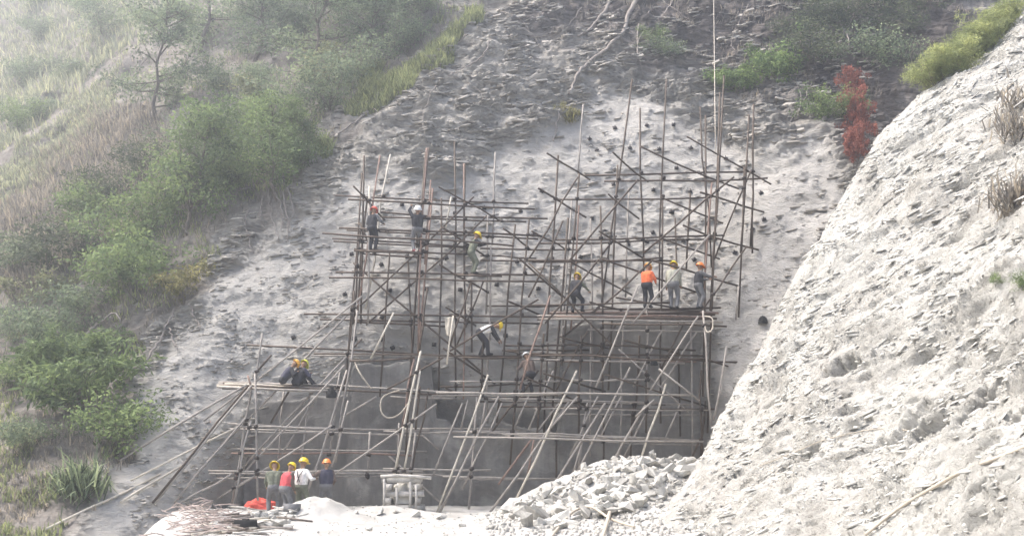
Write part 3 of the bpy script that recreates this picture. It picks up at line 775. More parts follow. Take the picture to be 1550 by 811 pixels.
# rag tied to the tube, and tool bag
# ------------------------------------------------------------------ anchor plates
T_ = dict(a=(460, 210), b=(460, 400), c=(200, 480), d=(800, 120), e=(800, 300))
PL = dict(a=[(595, 412), (1082, 418), (1300, 425), (500, 566), (283, 677), (465, 755), (855, 722), (1280, 755), (625, 715), (1430, 320), (1380, 570)],
 b=[(247, 178), (517, 160), (938, 157), (1163, 133), (1410, 165), (130, 365), (470, 330), (533, 493), (465, 455), (785, 470), (305, 455), (1213, 433), (735, 148)],
 c=[(970, 118), (1340, 135)],
 d=[(365, 360), (415, 420), (515, 298), (710, 298), (868, 312), (608, 420), (780, 435), (968, 440), (515, 548), (885, 542), (510, 640), (755, 662), (975, 675), (1405, 685), (865, 800), (1180, 500)],
 e=[(455, 190), (715, 250), (935, 255), (315, 340), (750, 190), (1350, 190), (1415, 135), (1240, 335), (992, 390), (860, 85), (1080, 155), (385, 115), (55, 560), (600, 275)])
pm = MB(); pm.box((0, 0, 0), (0.085, 0.08, 0.012)); plate_me = pm.mesh('plate', [M['plate']])
pm = MB(); pm.tube([(0, 0, 0.012), (0, 0, 0.05)], 0.038, 6); pm.tube([(0, 0, 0.05), (0, 0, 0.16)], 0.016, 6); nut_me = pm.mesh('bolt', [M['coupler']])
for tk, lst in PL.items():
    for (u_, v_) in lst:
        px, py = T_[tk][0] + u_ / 3.974, T_[tk][1] + v_ / 3.974
        R = basis(hill_n(px, py) + rng.normal(size=3) * 0.12, np.array([1.0, 0, rng.normal() * 0.35]))
        e = link('anchor_plate', None); tag(e, 'black square rock bolt plate fixed to the sprayed grey slope', 'anchor plate', 'rock bolt plates on the sprayed slope')
        e.matrix_local = Matrix([[float(c) for c in R[i]] + [float(on_hill(px, py, 0.05)[i])] for i in range(3)] + [[0, 0, 0, 1]])
        link('plate', plate_me, e); link('bolt', nut_me, e)
o = link('anchor_ring', None); tag(o, 'thin round steel ring beside a bolt plate near the top of the sprayed slope', 'ring')
mb = MB(); a_ = np.linspace(0, 2 * math.pi, 21); R = basis(hill_n(894, 221), np.array([1.0, 0, 0]))
mb.tube(on_hill(894, 221, 0.07) + 0.10 * (np.cos(a_)[:, None] * R[:, 0] + np.sin(a_)[:, None] * R[:, 1]), 0.014, 5, False)
o.data if False else None
bpy.data.objects.remove(o)
o = link('anchor_ring', mb.mesh('anchor_ring', [M['plate']])); tag(o, 'thin round steel ring beside a bolt plate near the top of the sprayed slope', 'ring')

# ------------------------------------------------------------------ rubble heap: every rock a thing
def rock_mesh(seed, mat):
    import bmesh
    r = np.random.default_rng(seed)
    bm = bmesh.new()
    n = int(r.integers(10, 15))
    v = r.uniform(-1, 1, (n, 3)) ; v = np.sign(v) * np.abs(v) ** 0.45 * np.array([0.95, 0.9, 0.85])
    v += r.normal(size=v.shape) * 0.08
    sk_ = r.normal() * 0.3; v[:, 0] += sk_ * v[:, 2]
    for q in v: bm.verts.new(q)
    g = bmesh.ops.convex_hull(bm, input=bm.verts[:])
    bmesh.ops.delete(bm, geom=[x for x in bm.verts if not x.link_faces], context='VERTS')
    bmesh.ops.dissolve_limit(bm, angle_limit=0.3, verts=bm.verts[:], edges=bm.edges[:])
    me = bpy.data.meshes.new('rock'); bm.to_mesh(me); bm.free(); me.materials.append(mat)
    return me
rocks = [rock_mesh(300 + k, M['rubble']) for k in range(14)]
_nt = M['rubble'].node_tree; _b = _nt.nodes['Principled BSDF']; _oi = _nt.nodes.new('ShaderNodeObjectInfo'); _old = _b.inputs['Base Color'].links[0].from_socket
_nt.links.new(mixc(_nt, 0.85, _old, ramp(_nt, _oi.outputs['Random'], [(0.0, (0.55, 0.54, 0.52)), (0.5, (0.95, 0.94, 0.91)), (1.0, (1.0, 1.0, 0.98))]), 'MULTIPLY'), _b.inputs['Base Color'])
placed = []
def put_rock(p, s, label, group):
    o = link('rock', rocks[rng.integers(14)], None, p + np.array([0, 0, s * 0.22]))
    o.scale = (s * rng.uniform(1.0, 1.8), s * rng.uniform(0.7, 1.1), s * rng.uniform(0.4, 0.8))
    o.rotation_euler = (rng.normal() * 0.45, rng.normal() * 0.45, rng.uniform(0, 6.28))
    tag(o, label, 'rock', group)
n_try = 0; done = 0
while done < 290 and n_try < 7000:
    n_try += 1
    px = rng.uniform(752, 1045); py = rng.uniform(688, 800)
    top = np.interp(px, [750, 790, 850, 900, 940, 1000, 1045], [775, 757, 727, 702, 692, 690, 700]); low = np.interp(px, [750, 830, 950, 1045], [782, 800, 775, 742])
    if py < top or py > low: continue
    s_ = rng.uniform(0.07, 0.23) * rng.uniform(0.7, 1.25)
    if any((px - a) ** 2 + ((py - b) * 1.6) ** 2 < ((s_ + c) * 14) ** 2 for a, b, c in placed): continue
    p = gpix(px, py)
    if p[1] > 37: continue
    placed.append((px, py, s_)); put_rock(p, s_, 'pale broken rock in the rubble heap beside the white slope', 'rocks of the rubble heap'); done += 1
for (px, py, s_) in ((629, 782, .16), (667, 784, .14), (820, 788, .42), (798, 796, .25), (925, 779, .35), (560, 803, .08), (700, 796, .07), (745, 790, .1), (600, 776, .15), (575, 778, .13), (850, 800, .2), (540, 776, .1)):
    put_rock(gpix(px, py), s_, 'loose pale rock lying by itself on the dusty ground', 'loose rocks on the dusty ground')

# gravel between the big rocks
k = 2600
gpx = rng.uniform(735, 1040, k); gpy = rng.uniform(695, 811, k); pp = []
for a, b in zip(gpx, gpy):
    top = np.interp(a, [735, 790, 850, 900, 940, 1000, 1045], [775, 757, 727, 702, 692, 690, 700])
    if b > top + 2: pp.append((a, b))
pp = np.array([gpix(*q_) for q_ in pp[:1500]])
pp = np.concatenate([pp, np.stack([rng.uniform(-9, 4, 900), rng.uniform(20, 34, 900), np.zeros(900)], 1)])
pp[1500 if len(pp) > 2300 else -900:, 2] = ground_z(pp[1500 if len(pp) > 2300 else -900:, 0], pp[1500 if len(pp) > 2300 else -900:, 1])
Rs = np.stack([basis(rng.normal(size=3) * 0.5 + np.array([0, 0, 1.0]), rng.normal(size=3)) for _ in pp])
hs = rng.uniform(0.02, 0.085, (len(pp), 1)) * rng.uniform(0.5, 1.2, (len(pp), 3)); hs *= 0.7; hs[-900:] *= 0.6
o = flakes('gravel', pp, Rs, hs, M['rubble'], None); tag(o, 'fine broken stone strewn between the rocks and over the dusty ground', 'gravel', None, 'stuff')
# ------------------------------------------------------------------ plants
def leaves(c, d, L, Wd, r):
    """leaf quads: centres c, pointing d, length L, width Wd"""
    n = len(c)
    d = d / (np.linalg.norm(d, axis=1)[:, None] + 1e-9)
    sd = np.cross(d, r.normal(size=(n, 3))); sd /= np.linalg.norm(sd, axis=1)[:, None] + 1e-9
    nn_ = np.cross(sd, d)
    L = L[:, None]; Wd = Wd[:, None]
    v = np.stack([c - d * L * 0.5, c + sd * Wd * 0.5 + nn_ * Wd * 0.15, c + d * L * 0.5 - nn_ * L * 0.12, c - sd * Wd * 0.5 + nn_ * Wd * 0.15], 1)
    f = np.arange(4 * n).reshape(n, 4)
    return v.reshape(-1, 3), f

def plant_meshes(seed, H, spread, nleaf, leafL, mat, form='tree', lw=0.45):
    """returns (trunk mesh, crown mesh) of a plant of height H"""
    r = np.random.default_rng(seed)
    mb = MB(); tips = []
    nst = 1 if form == 'tree' else r.integers(4, 7)
    for sidx in range(nst):
        ang = r.uniform(0, 6.28); lean = r.uniform(0.05, 0.2) if form == 'tree' else r.uniform(0.25, 0.75)
        n = 7; z = np.linspace(0, H * (0.86 if form == 'tree' else r.uniform(0.6, 0.9)), n)
        x = lean * z * math.cos(ang) + np.cumsum(r.normal(size=n) * 0.03 * H) * (z > 0); y = lean * z * math.sin(ang) + np.cumsum(r.normal(size=n) * 0.03 * H) * (z > 0)
        x[0] = y[0] = 0
        st = np.stack([x, y, z], 1); r0 = H * (0.016 if form == 'tree' else 0.009)
        mb.tube(st, np.linspace(r0, r0 * 0.2, n), 6)
        nl = 26 if form == 'tree' else 5
        for k in range(nl):
            h = r.uniform(0.1 if form == 'tree' else 0.3, 0.98); i = h * (n - 1); i0 = int(i); b0 = st[i0] + (st[min(i0 + 1, n - 1)] - st[i0]) * (i - i0)
            a2 = r.uniform(0, 6.28); ln = spread * (1.0 - 0.5 * h) * r.uniform(0.55, 1.1) if form == 'tree' else spread * r.uniform(0.3, 0.6)
            e = b0 + np.array([math.cos(a2) * ln, math.sin(a2) * ln, ln * r.uniform(0.15, 0.6)])
            mid = (b0 + e) / 2 + r.normal(size=3) * 0.08 * ln
            mb.tube(np.array([b0, mid, e]), [r0 * 0.4, r0 * 0.25, r0 * 0.1], 5)
            tips += [(e, ln * 0.5), (mid + r.normal(size=3) * 0.15 * ln, ln * 0.45)]
            for _ in range(2):
                t2 = mid + (e - mid) * r.random() + r.normal(size=3) * 0.35 * ln; mb.tube(np.array([mid, t2]), [r0 * 0.2, r0 * 0.08], 4); tips.append((t2, ln * 0.35))
        tips.append((st[-1], spread * 0.3))
    trunk = mb.mesh('trunk', [M['bark']], True)
    C = np.array([q[0] for q in tips]); rr = np.array([max(q[1], 0.12 * spread) for q in tips])
    k = r.choice(len(C), nleaf, p=rr ** 2 / (rr ** 2).sum())
    off = r.normal(size=(nleaf, 3)); off *= (r.random(nleaf) ** 0.45 / np.linalg.norm(off, axis=1))[:, None]
    c = C[k] + off * rr[k][:, None] * np.array([1, 1, 0.75])
    c[:, 2] = np.maximum(c[:, 2], 0.02 * H)
    d = off + r.normal(size=(nleaf, 3)) * 0.5 + np.array([0, 0, -0.25])
    v, f = leaves(c, d, leafL * r.uniform(0.6, 1.4, nleaf), leafL * lw * r.uniform(0.7, 1.3, nleaf), r)
    clump = r.random(len(C)) ** 0.8
    tint = np.clip(0.6 * clump[k] + 0.3 * r.random(nleaf) + 0.18 * np.clip((c[:, 2] - C[k][:, 2]) / rr[k], -1, 1) * 0 + 0.05, 0, 1)
    return trunk, mesh_np('crown', v, f, [mat], dict(tint=tint))

VAR = {}
for nm, cnt, args in (('tree', 3, dict(H=5.5, spread=1.9, nleaf=7500, leafL=0.15, mat=M['leaf'], form='tree')),
                      ('htree', 2, dict(H=6.0, spread=2.2, nleaf=6500, leafL=0.15, mat=M['leaf2'], form='tree')),
                      ('bush', 3, dict(H=1.8, spread=1.7, nleaf=2600, leafL=0.125, mat=M['leaf'], form='bush')),
                      ('gbush', 3, dict(H=1.8, spread=1.8, nleaf=2100, leafL=0.125, mat=M['leaf2'], form='bush')),
                      ('bbush', 2, dict(H=1.7, spread=1.7, nleaf=2600, leafL=0.16, mat=M['leafb'], form='bush')),
                      ('dbush', 2, dict(H=1.8, spread=1.6, nleaf=1800, leafL=0.12, mat=M['leafd'], form='bush')),
                      ('rbush', 1, dict(H=2.2, spread=1.0, nleaf=2600, leafL=0.15, mat=M['leafr'], form='bush')),
                      ('ybush2', 1, dict(H=1.7, spread=1.5, nleaf=1700, leafL=0.13, mat=M['leafo'], form='bush')),
                      ('ybush', 1, dict(H=1.6, spread=1.3, nleaf=1500, leafL=0.14, mat=M['leafy'], form='bush')),
                      ('cbush', 2, dict(H=1.5, spread=1.3, nleaf=3000, leafL=0.15, mat=M['crestgrass'], form='bush', lw=0.2)),
                      ('bamboo', 1, dict(H=2.2, spread=1.9, nleaf=3200, leafL=0.26, mat=M['leaf'], form='bush', lw=0.22))):
    VAR[nm] = [plant_meshes(500 + 10 * len(VAR) + k, **args) for k in range(cnt)]
HV = dict(tree=5.5, htree=6.0, bush=1.8, gbush=1.8, bbush=1.7, dbush=1.8, rbush=2.2, ybush=1.6, ybush2=1.7, cbush=1.5, bamboo=2.2)

def plant(kind, px, py, hpx, label, group=None, wide=1.0, surf='hill', name=None, sink=0.12):
    """a plant rooted where the pixel meets the slope, hpx photograph pixels tall"""
    p = on_hill(px, py, -sink) if surf == 'hill' else on_spur(px, py, -sink)
    dist = np.linalg.norm(p - CAM); h = hpx * dist / F0; s_ = h / HV[kind]
    nm = name or ('tree' if 'tree' in kind else 'shrub')
    e = thing(nm, label, 'tree' if nm == 'tree' else 'shrub', p, group, rng.uniform(0, 6.28))
    e.scale = (s_ * wide, s_ * wide, s_)
    tr, cr = VAR[kind][rng.integers(len(VAR[kind]))]
    link('trunk' if nm == 'tree' else 'stem', tr, e); link('crown' if nm == 'tree' else 'foliage', cr, e)
    return e

plant('tree', 277, 362, 235, 'tall green tree with cone shaped crown on the left slope, trunk base bare', wide=0.95)
plant('tree', 420, 305, 190, 'broad green tree leaning over the edge of the rock cut', wide=1.15)
plant('tree', 455, 262, 120, 'small green tree at the cliff edge beside the broad leaning tree')
plant('htree', 362, 215, 150, 'slender tree with a bright flat topped crown above the cone shaped tree', wide=0.8)
plant('htree', 235, 190, 200, 'pale hazy tree high on the left slope beside the grassy crest', wide=1.0)
plant('htree', 470, 120, 190, 'dark hazy tree near the top of the left slope', wide=1.2)
plant('htree', 385, 95, 170, 'dim grey green tree behind the slender bright tree', wide=1.2)
plant('htree', 560, 80, 150, 'bushy blue green tree above the green grass strip', wide=1.3)
plant('htree', 620, 40, 130, 'blue green tree at the head of the green grass strip', wide=1.2)
plant('htree', 300, 80, 170, 'faint hazy tree behind the pale tree near the grassy crest', wide=1.2)
gb = 'hazy green shrubs massed on the left slope'
for (k_, px, py, h) in (('gbush', 130, 350, 70), ('gbush', 330, 262, 62), ('gbush', 300, 300, 62), ('gbush', 220, 285, 55), ('gbush', 445, 205, 75), ('gbush', 400, 185, 65), ('gbush', 350, 160, 60), ('gbush', 505, 140, 60), ('gbush', 460, 60, 70), ('gbush', 520, 40, 65), ('gbush', 570, 25, 55), ('gbush', 640, 60, 45), ('gbush', 300, 210, 50), ('gbush', 75, 420, 80), ('gbush', 20, 415, 70), ('gbush', 45, 470, 65), ('gbush', 110, 490, 70), ('gbush', 60, 540, 75), ('gbush', 15, 520, 60), ('gbush', 165, 330, 70), ('gbush', 20, 590, 60), 
                      ('gbush', 500, 175, 70), ('gbush', 545, 130, 65), ('gbush', 60, 60, 40), ('gbush', 30, 130, 45), ('gbush', 110, 30, 40), ('gbush', 20, 200, 45), ('gbush', 160, 60, 45), ('gbush', 600, 90, 55), ('gbush', 100, 120, 35), ('gbush', 50, 20, 35), ('gbush', 60, 175, 35)):
    if py < 205 and px < 170: lb_, g_ = 'faint hazy shrub on the far pale grass slope beyond the crest', 'shrubs on the far slope'
    elif px > 430: lb_, g_ = 'grey green shrub bordering the fresh green grass strip', 'shrubs by the green grass strip'
    elif px > 215 and py < 320: lb_, g_ = 'lacy grey green shrub among the small trees of the left slope', 'shrubs among the small trees'
    elif py < 400: lb_, g_ = 'grey green shrub at the lower edge of the dry brown grass', 'shrubs under the dry grass'
    else: lb_, g_ = 'dull hazy shrub between the dry brown grass and the feathery shrubs', gb
    plant(['gbush', 'gbush', 'bush', 'dbush', 'gbush', 'ybush2'][int(px * 3 + py) % 6], px, py, h * rng.uniform(0.8, 1.15), lb_.replace('grey green ', ''), g_, rng.uniform(0.9, 1.35))
ub = 'leafy green shrubs along the rock edge'
for (px, py, h) in ((190, 400, 90), (215, 460, 95), (165, 460, 80), (240, 345, 60), (345, 300, 50)):
    plant('bush', px, py, h, 'leafy green shrub on the overgrown slope below the cone shaped tree', ub, rng.uniform(0.9, 1.25))
plant('ybush', 275, 462, 62, 'yellowing shrub with thin stems overhanging the grey rock', wide=1.1)
plant('bamboo', 110, 640, 115, 'large feathery light green shrub on the lower left slope', wide=1.15)
plant('bush', 165, 690, 90, 'dark green shrub with round leaves below the feathery shrub', wide=1.1)
plant('bamboo', 80, 585, 80, 'feathery green shrub above the large feathery one', wide=1.1)
plant('gbush', 30, 690, 60, 'small dull shrub low on the slope beside the feathery shrub')
plant('bbush', 1118, 138, 38, 'bright green shrub clinging to the cliff above the scaffold', wide=1.3)
plant('bbush', 1180, 128, 52, 'bright green shrub with wide crown next to the hanging rope', wide=1.15)
plant('dbush', 1235, 112, 70, 'dark green shrub below hanging vines at the top of the cliff', wide=1.1)
plant('dbush', 1195, 70, 45, 'dim green shrub under the top of the rock cliff', wide=1.1)
plant('dbush', 1255, 60, 65, 'dim shrub draped with vines above the red leaved creeper', wide=1.0)
plant('bush', 1262, 200, 52, 'small deep green shrub beside the red leaved creeper', wide=1.2)
plant('rbush', 1292, 172, 78, 'red leaved creeper, upper clump, above the white slope', wide=0.6)
plant('rbush', 1300, 222, 80, 'red leaved creeper, middle clump, between green shrub and white slope', wide=0.6)
plant('rbush', 1296, 195, 60, 'red leaved creeper, clump joining the upper and middle ones', wide=0.6)
plant('rbush', 1296, 243, 60, 'red leaved creeper, clump joining the middle and lowest ones', wide=0.6)
plant('rbush', 1290, 268, 72, 'red leaved creeper, lowest clump, hanging at the edge of the white slope', wide=0.55)
for (px, py, h) in ((1290, 60, 60), (1330, 40, 60), (1370, 60, 50), (1225, 30, 55), (1400, 30, 50), (1345, 85, 45)):
    plant('dbush', px, py, h, 'dark scrubby shrub in the brown earth at the cliff top', 'dark shrubs at the cliff top', 1.2)
plant('gbush', 1345, 110, 60, 'dull brownish green shrub behind the crest of the white slope', wide=1.3)
plant('ybush', 862, 190, 34, 'small yellow green plant growing from the bare cliff above the scaffold', wide=0.8)
plant('bush', 985, 75, 26, 'tiny green plant on the dark upper cliff', wide=1.2)
plant('gbush', 1010, 95, 30, 'tiny grey green plant below the tiny green one on the upper cliff', wide=1.4)

def blades(name, roots, nrm, Hs, mat, lean, parent=None, w=0.022, seed=0):
    """curved grass blades, three quads-to-tips each, joined"""
    r = np.random.default_rng(seed); n = len(roots)
    a = r.uniform(0, 6.28, n); sd = np.stack([np.cos(a), np.sin(a), np.zeros(n)], 1)
    up = np.array([0, 0, 1.0]) + 0.35 * nrm + r.normal(size=(n, 3)) * 0.28
    up /= np.linalg.norm(up, axis=1)[:, None]
    bend = lean[None] + r.normal(size=(n, 3)) * 0.35
    Hs = Hs[:, None]
    p0 = roots; p1 = roots + up * Hs * 0.55 + bend * Hs * 0.1; p2 = roots + up * Hs * 0.85 + bend * Hs * 0.5
    w = w * r.uniform(0.7, 1.3, (n, 1))
    v = np.stack([p0 - sd * w, p0 + sd * w, p1 + sd * w * 0.8, p1 - sd * w * 0.8, p2], 1).reshape(-1, 3)
    i = 5 * np.arange(n)[:, None]
    q = i + np.array([[0, 1, 2, 3]]); t3 = i + np.array([[3, 2, 4]])
    tint = np.concatenate([r.random(n)] * 2)
    return mesh_np(name, v, [q, t3], [mat], dict(tint=tint))

def hill_grass(name, poly, n, h, mat, label, lean=(0.15, -0.5, -0.35), seed=0, w=0.03, patch=0.0):
    poly_ = np.asarray(poly, float); lo = poly_.min(0) - 25; hi = poly_.max(0) + 25
    m_ = (fx > lo[0]) & (fx < hi[0]) & (fy > lo[1]) & (fy < hi[1]); ki = np.nonzero(m_)[0]
    sd_ = poly_sd(fx[ki], fy[ki], poly_) + 26 * noise(base[ki], (0.6,) * 3, 95 + seed); ki = ki[sd_ > 0]
    if patch: ki = ki[noise(base[ki], (0.55,) * 3, 98 + seed) > patch]
    k = np.random.default_rng(seed).choice(ki, n)
    me = blades(name, mainv[k] - NRM.reshape(-1, 3)[k] * 0.02, NRM.reshape(-1, 3)[k], h * np.random.default_rng(seed + 1).uniform(0.5, 1.3, n), mat, np.array(lean), w=w, seed=seed)
    o = link(name, me); tag(o, label, 'grass', None, 'stuff'); return o

hill_grass('dry_grass', [(-200, 360), (0, 310), (60, 250), (140, 170), (220, 170), (330, 260), (230, 330), (120, 400), (-200, 520)], 17000, 0.75, M['drygrass'], 'dry brownish grass hanging down the left slope below the crest', seed=1, w=0.028)
hill_grass('pale_grass', [(-60, 330), (20, 240), (90, 180), (150, 110), (185, 100), (180, 150), (120, 220), (40, 290), (-40, 350)], 7000, 0.45, M['palegrass'], 'pale yellowish grass along the crest of the left slope', seed=2, w=0.03)
hill_grass('green_grass', [(480, 225), (520, 170), (600, 100), (680, 35), (715, 30), (690, 70), (610, 140), (530, 205)], 8000, 0.5, M['greengrass'], 'fresh green grass strip along the upper edge of the rock cut', seed=3, w=0.026)
hill_grass('far_grass', [(-200, 310), (0, 240), (160, 100), (260, 40), (300, -60), (-220, -60)], 16000, 0.9, M['palegrass'], 'hazy pale grass on the far slope beyond the crest', seed=4, w=0.045)
hill_grass('undergrowth_grass', VEG, 20000, 0.36, M['greengrass'], 'dull green undergrowth scattered between the shrubs of the left slope', seed=5, w=0.024, patch=0.12)
hill_grass('brown_undergrowth', VEG, 22000, 0.36, M['drygrass'], 'brown dead stalks covering the soil of the left slope', seed=6, w=0.022, patch=-0.15)
hill_grass('cliff_top_growth', [(700, -100), (1480, -100), (1480, 120), (1340, 200), (1260, 170), (1120, 150), (1040, 60), (880, 20)], 5000, 0.4, M['drygrass'], 'sparse brown stalks on the dark upper cliff', seed=7, w=0.016, patch=0.1)

def tuft(px, py, n, h, mat, label, surf='hill', spread=0.3, lean=(0, -0.4, -0.5), name='grass_tuft', group=None, w=0.02, droop=1.0):
    p = on_hill(px, py, -0.03) if surf == 'hill' else (on_spur(px, py, -0.03) if surf == 'spur' else gpix(px, py, -0.03))
    r = np.random.default_rng(int(px * 7 + py))
    ro = r.normal(size=(n, 3)) * np.array([spread, spread * 0.6, spread * 0.6])
    me = blades('blades', ro, r.normal(size=(n, 3)) * 0.8, h * r.uniform(0.5, 1.2, n), mat, np.array(lean) * droop, w=w, seed=int(px))
    e = thing(name, label, 'grass', p, group); tag(link('blades', me, e), kind='stuff'); return e
tuft(125, 750, 420, 1.5, M['leaf2'], 'clump of long arching grey green blades at the foot of the left slope', spread=0.35, w=0.028)
tuft(862, 185, 120, 0.8, M['leafy'], 'yellow grass tuft hanging on the bare cliff under a thick root', spread=0.15)
yg = 'yellow green clumps along the crest of the white slope'
for (px, py, h) in ((1400, 128, 1.2), (1420, 115, 1.3), (1442, 104, 1.3), (1462, 92, 1.4), (1482, 78, 1.4), (1505, 52, 1.3), (1530, 28, 1.2), (1410, 122, 1.2), (1450, 98, 1.5), (1472, 85, 1.5), (1495, 62, 1.5)):
    plant('cbush', px, py, h * 34, 'yellow green leafy clump crowning the edge of the white slope', yg, 1.1, 'spur', 'shrub', 0.1)
tuft(1542, 205, 260, 0.75, M['drygrass'], 'upper clump of dry straw grass on the white slope', 'spur', 0.3)
tuft(1540, 310, 360, 0.9, M['drygrass'], 'larger clump of dry straw grass on the white slope below the upper one', 'spur', 0.3)
tuft(1540, 160, 200, 0.5, M['drygrass'], 'thin dry stalks at the top right of the white slope', 'spur', 0.3)
plant('bush', 1512, 436, 22, 'small green weed growing out of the white slope', surf='spur', wide=1.0, sink=0.02)
plant('bush', 1552, 440, 24, 'darker green weed beside the small one on the white slope', surf='spur', wide=1.0, sink=0.02)

# roots and dead branches over the rock
def strand(name, pts, r0, r1, mat, label, cat, off=0.1, surf='hill', group=None, smooth_n=6, wob=0.03):
    q = []
    for k in range(len(pts) - 1):
        for t_ in np.linspace(0, 1, smooth_n, endpoint=False):
            q.append((pts[k][0] + (pts[k + 1][0] - pts[k][0]) * t_, pts[k][1] + (pts[k + 1][1] - pts[k][1]) * t_))
    q.append(pts[-1])
    fn = dict(hill=on_hill, spur=on_spur, ground=gpix)[surf]
    W_ = np.array([fn(a, b, off) for a, b in q])
    kk = np.array([0.25, 0.5, 0.25])
    for _ in range(3):
        W2 = W_.copy(); W2[1:-1] = 0.25 * W_[:-2] + 0.5 * W_[1:-1] + 0.25 * W_[2:]; W_ = W2
    W_ += rng.normal(size=W_.shape) * wob
    mb = MB(); mb.tube(W_, np.linspace(r0, r1, len(W_)), 6)
    o = link(name, mb.mesh(name, [M[mat]], True)); tag(o, label, cat, group); return o
strand('root', [(975, -5), (951, 29), (942, 67), (915, 88), (889, 103), (870, 129), (861, 153)], 0.12, 0.06, 'root', 'long thick root snaking down the bare upper cliff', 'root')
strand('root', [(925, -5), (918, 24), (897, 45), (875, 62)], 0.10, 0.04, 'root', 'shorter thick root left of the long snaking root', 'root')
strand('root', [(1023, -5), (1008, 25), (994, 48)], 0.05, 0.02, 'root', 'thin bare root on the dark upper cliff', 'root')
strand('root', [(966, 43), (961, 105)], 0.04, 0.02, 'root', 'thin straight root hanging beside the long snaking root', 'root')
strand('root', [(847, 177), (842, 200), (837, 220)], 0.05, 0.03, 'root', 'short root hanging below the yellow tuft', 'root')
strand('root', [(748, 67), (735, 90), (727, 95), (694, 110), (680, 125)], 0.05, 0.02, 'root', 'curved root on the bare cliff below the green grass strip', 'root')
strand('root', [(710, 60), (680, 74), (655, 79)], 0.04, 0.02, 'root', 'bare twig lying at the edge of the green grass strip', 'root')
strand('root', [(590, 130), (560, 170), (520, 210), (480, 225)], 0.06, 0.03, 'root', 'long root along the lower edge of the green grass strip', 'root')
strand('dead_branch', [(1247, -5), (1262, 30), (1276, 67), (1283, 90)], 0.045, 0.025, 'root', 'bare grey stem hanging above the red leaved creeper', 'branch', 0.4)
strand('dead_branch', [(1300, -5), (1290, 40), (1270, 75)], 0.03, 0.02, 'root', 'thin bare stem hanging from the cliff top by the creeper', 'branch', 0.4)
strand('dead_branch', [(127, 522), (152, 496), (182, 481), (190, 496)], 0.07, 0.03, 'root', 'pale dead branch on the left slope above the feathery shrub', 'branch', 0.3)
strand('dead_branch', [(167, 603), (192, 572), (223, 557), (245, 515), (253, 501), (266, 468)], 0.07, 0.03, 'root', 'long crooked dead branch at the border of shrubs and grey rock', 'branch', 0.2)
strand('dead_branch', [(258, 498), (264, 516), (271, 534)], 0.04, 0.02, 'root', 'short dead fork under the yellowing shrub', 'branch', 0.15)
strand('dead_branch', [(291, 468), (298, 485), (306, 501)], 0.04, 0.02, 'root', 'bare root dangling from the yellowing shrub', 'branch', 0.15)
strand('dead_branch', [(172, 585), (180, 610), (186, 625)], 0.04, 0.02, 'root', 'dead twig hanging beside the feathery shrub', 'branch', 0.2)
hr = 'bare roots hanging under the leaning tree'
for pts in ([(409, 290), (414, 337), (425, 368)], [(420, 295), (432, 325), (428, 350)], [(440, 290), (446, 320), (440, 345)], [(400, 300), (395, 330), (402, 350)], [(380, 320), (372, 345), (386, 385)], [(430, 300), (440, 340), (436, 366)], [(275, 340), (283, 352), (292, 362)]):
    strand('root', pts, 0.035, 0.015, 'root', 'thin bare root hanging from the soil under the leaning tree', 'root', 0.15, group=hr)
lr = 'dry creepers on the cliff top'
for pts in ([(880, 20), (850, 50), (800, 60)], [(760, 20), (800, 45), (820, 80)], [(1130, 20), (1105, 60), (1110, 90)], [(1000, 10), (1040, 40), (1060, 30)], [(660, 140), (640, 180), (645, 220)], [(700, 130), (730, 150), (735, 190)], [(980, 30), (960, 90), (975, 120)], [(560, 170), (600, 185), (640, 180)], [(1190, 110), (1210, 150), (1205, 190)], [(1230, 120), (1215, 165), (1190, 200)]):
    strand('creeper', pts, 0.022, 0.012, 'root', 'thin dry creeper stem straggling over the bare upper cliff', 'creeper', 0.12, group=lr)

# ropes, hoses and cables
mb = MB(); p0 = on_hill(1077, -40, 0.8); p1 = P(1083, 232, float(layer(1083, 232, 'M')[1])); tt = np.linspace(0, 1, 8)[:, None]
mb.tube(p0 + (p1 - p0) * tt, 0.017, 6)
tag(link('rope', mb.mesh('rope', [M['rope']], True)), 'pale rope hanging straight down the cliff to the scaffold', 'rope')
def curve3(name, pts, rad, mat, label, cat, n=40):
    pts = np.asarray(pts, float); m_ = len(pts); t_ = np.linspace(0, m_ - 1, n); out = []
    for q in t_:
        i = min(int(q), m_ - 2); f = q - i
        a, b, c, d = pts[max(i - 1, 0)], pts[i], pts[i + 1], pts[min(i + 2, m_ - 1)]
        out.append(0.5 * ((2 * b) + (-a + c) * f + (2 * a - 5 * b + 4 * c - d) * f * f + (-a + 3 * b - 3 * c + d) * f ** 3))
    mb = MB(); mb.tube(np.array(out), rad, 7)
    return tag(link(name, mb.mesh(name, [M[mat]], True)), label, cat)
curve3('hose', [P(*q) for q in ((606, 590, 35.9), (580, 600, 35.4), (577, 622, 35.3), (588, 632, 35.3), (605, 626, 35.5), (622, 605, 35.8))], 0.026, 'hose', 'tan hose drooping in a loop below the ledger by the pole bundle', 'hose')
curve3('hose', [P(*q) for q in ((536, 545, 35.9), (545, 565, 35.6), (562, 588, 35.7))], 0.03, 'hose', 'short tan hose hanging in a curve left of the drooping loop', 'hose')
curve3('rope', [P(*q) for q in ((1066, 478, 35.5), (1078, 482, 35.3), (1078, 498, 35.3), (1070, 502, 35.3), (1066, 490, 35.4))], 0.025, 'rope', 'small rope loop hanging at the right end of the upper platform', 'rope')
def on_spur_pts(l, off): return [on_spur(a, b, off) for a, b in l]
curve3('hose', on_spur_pts([(1312, 812), (1360, 775), (1420, 737), (1470, 712), (1552, 682), (1640, 640)], 0.06), 0.033, 'hose', 'tan hose running up across the white slope', 'hose', 70)
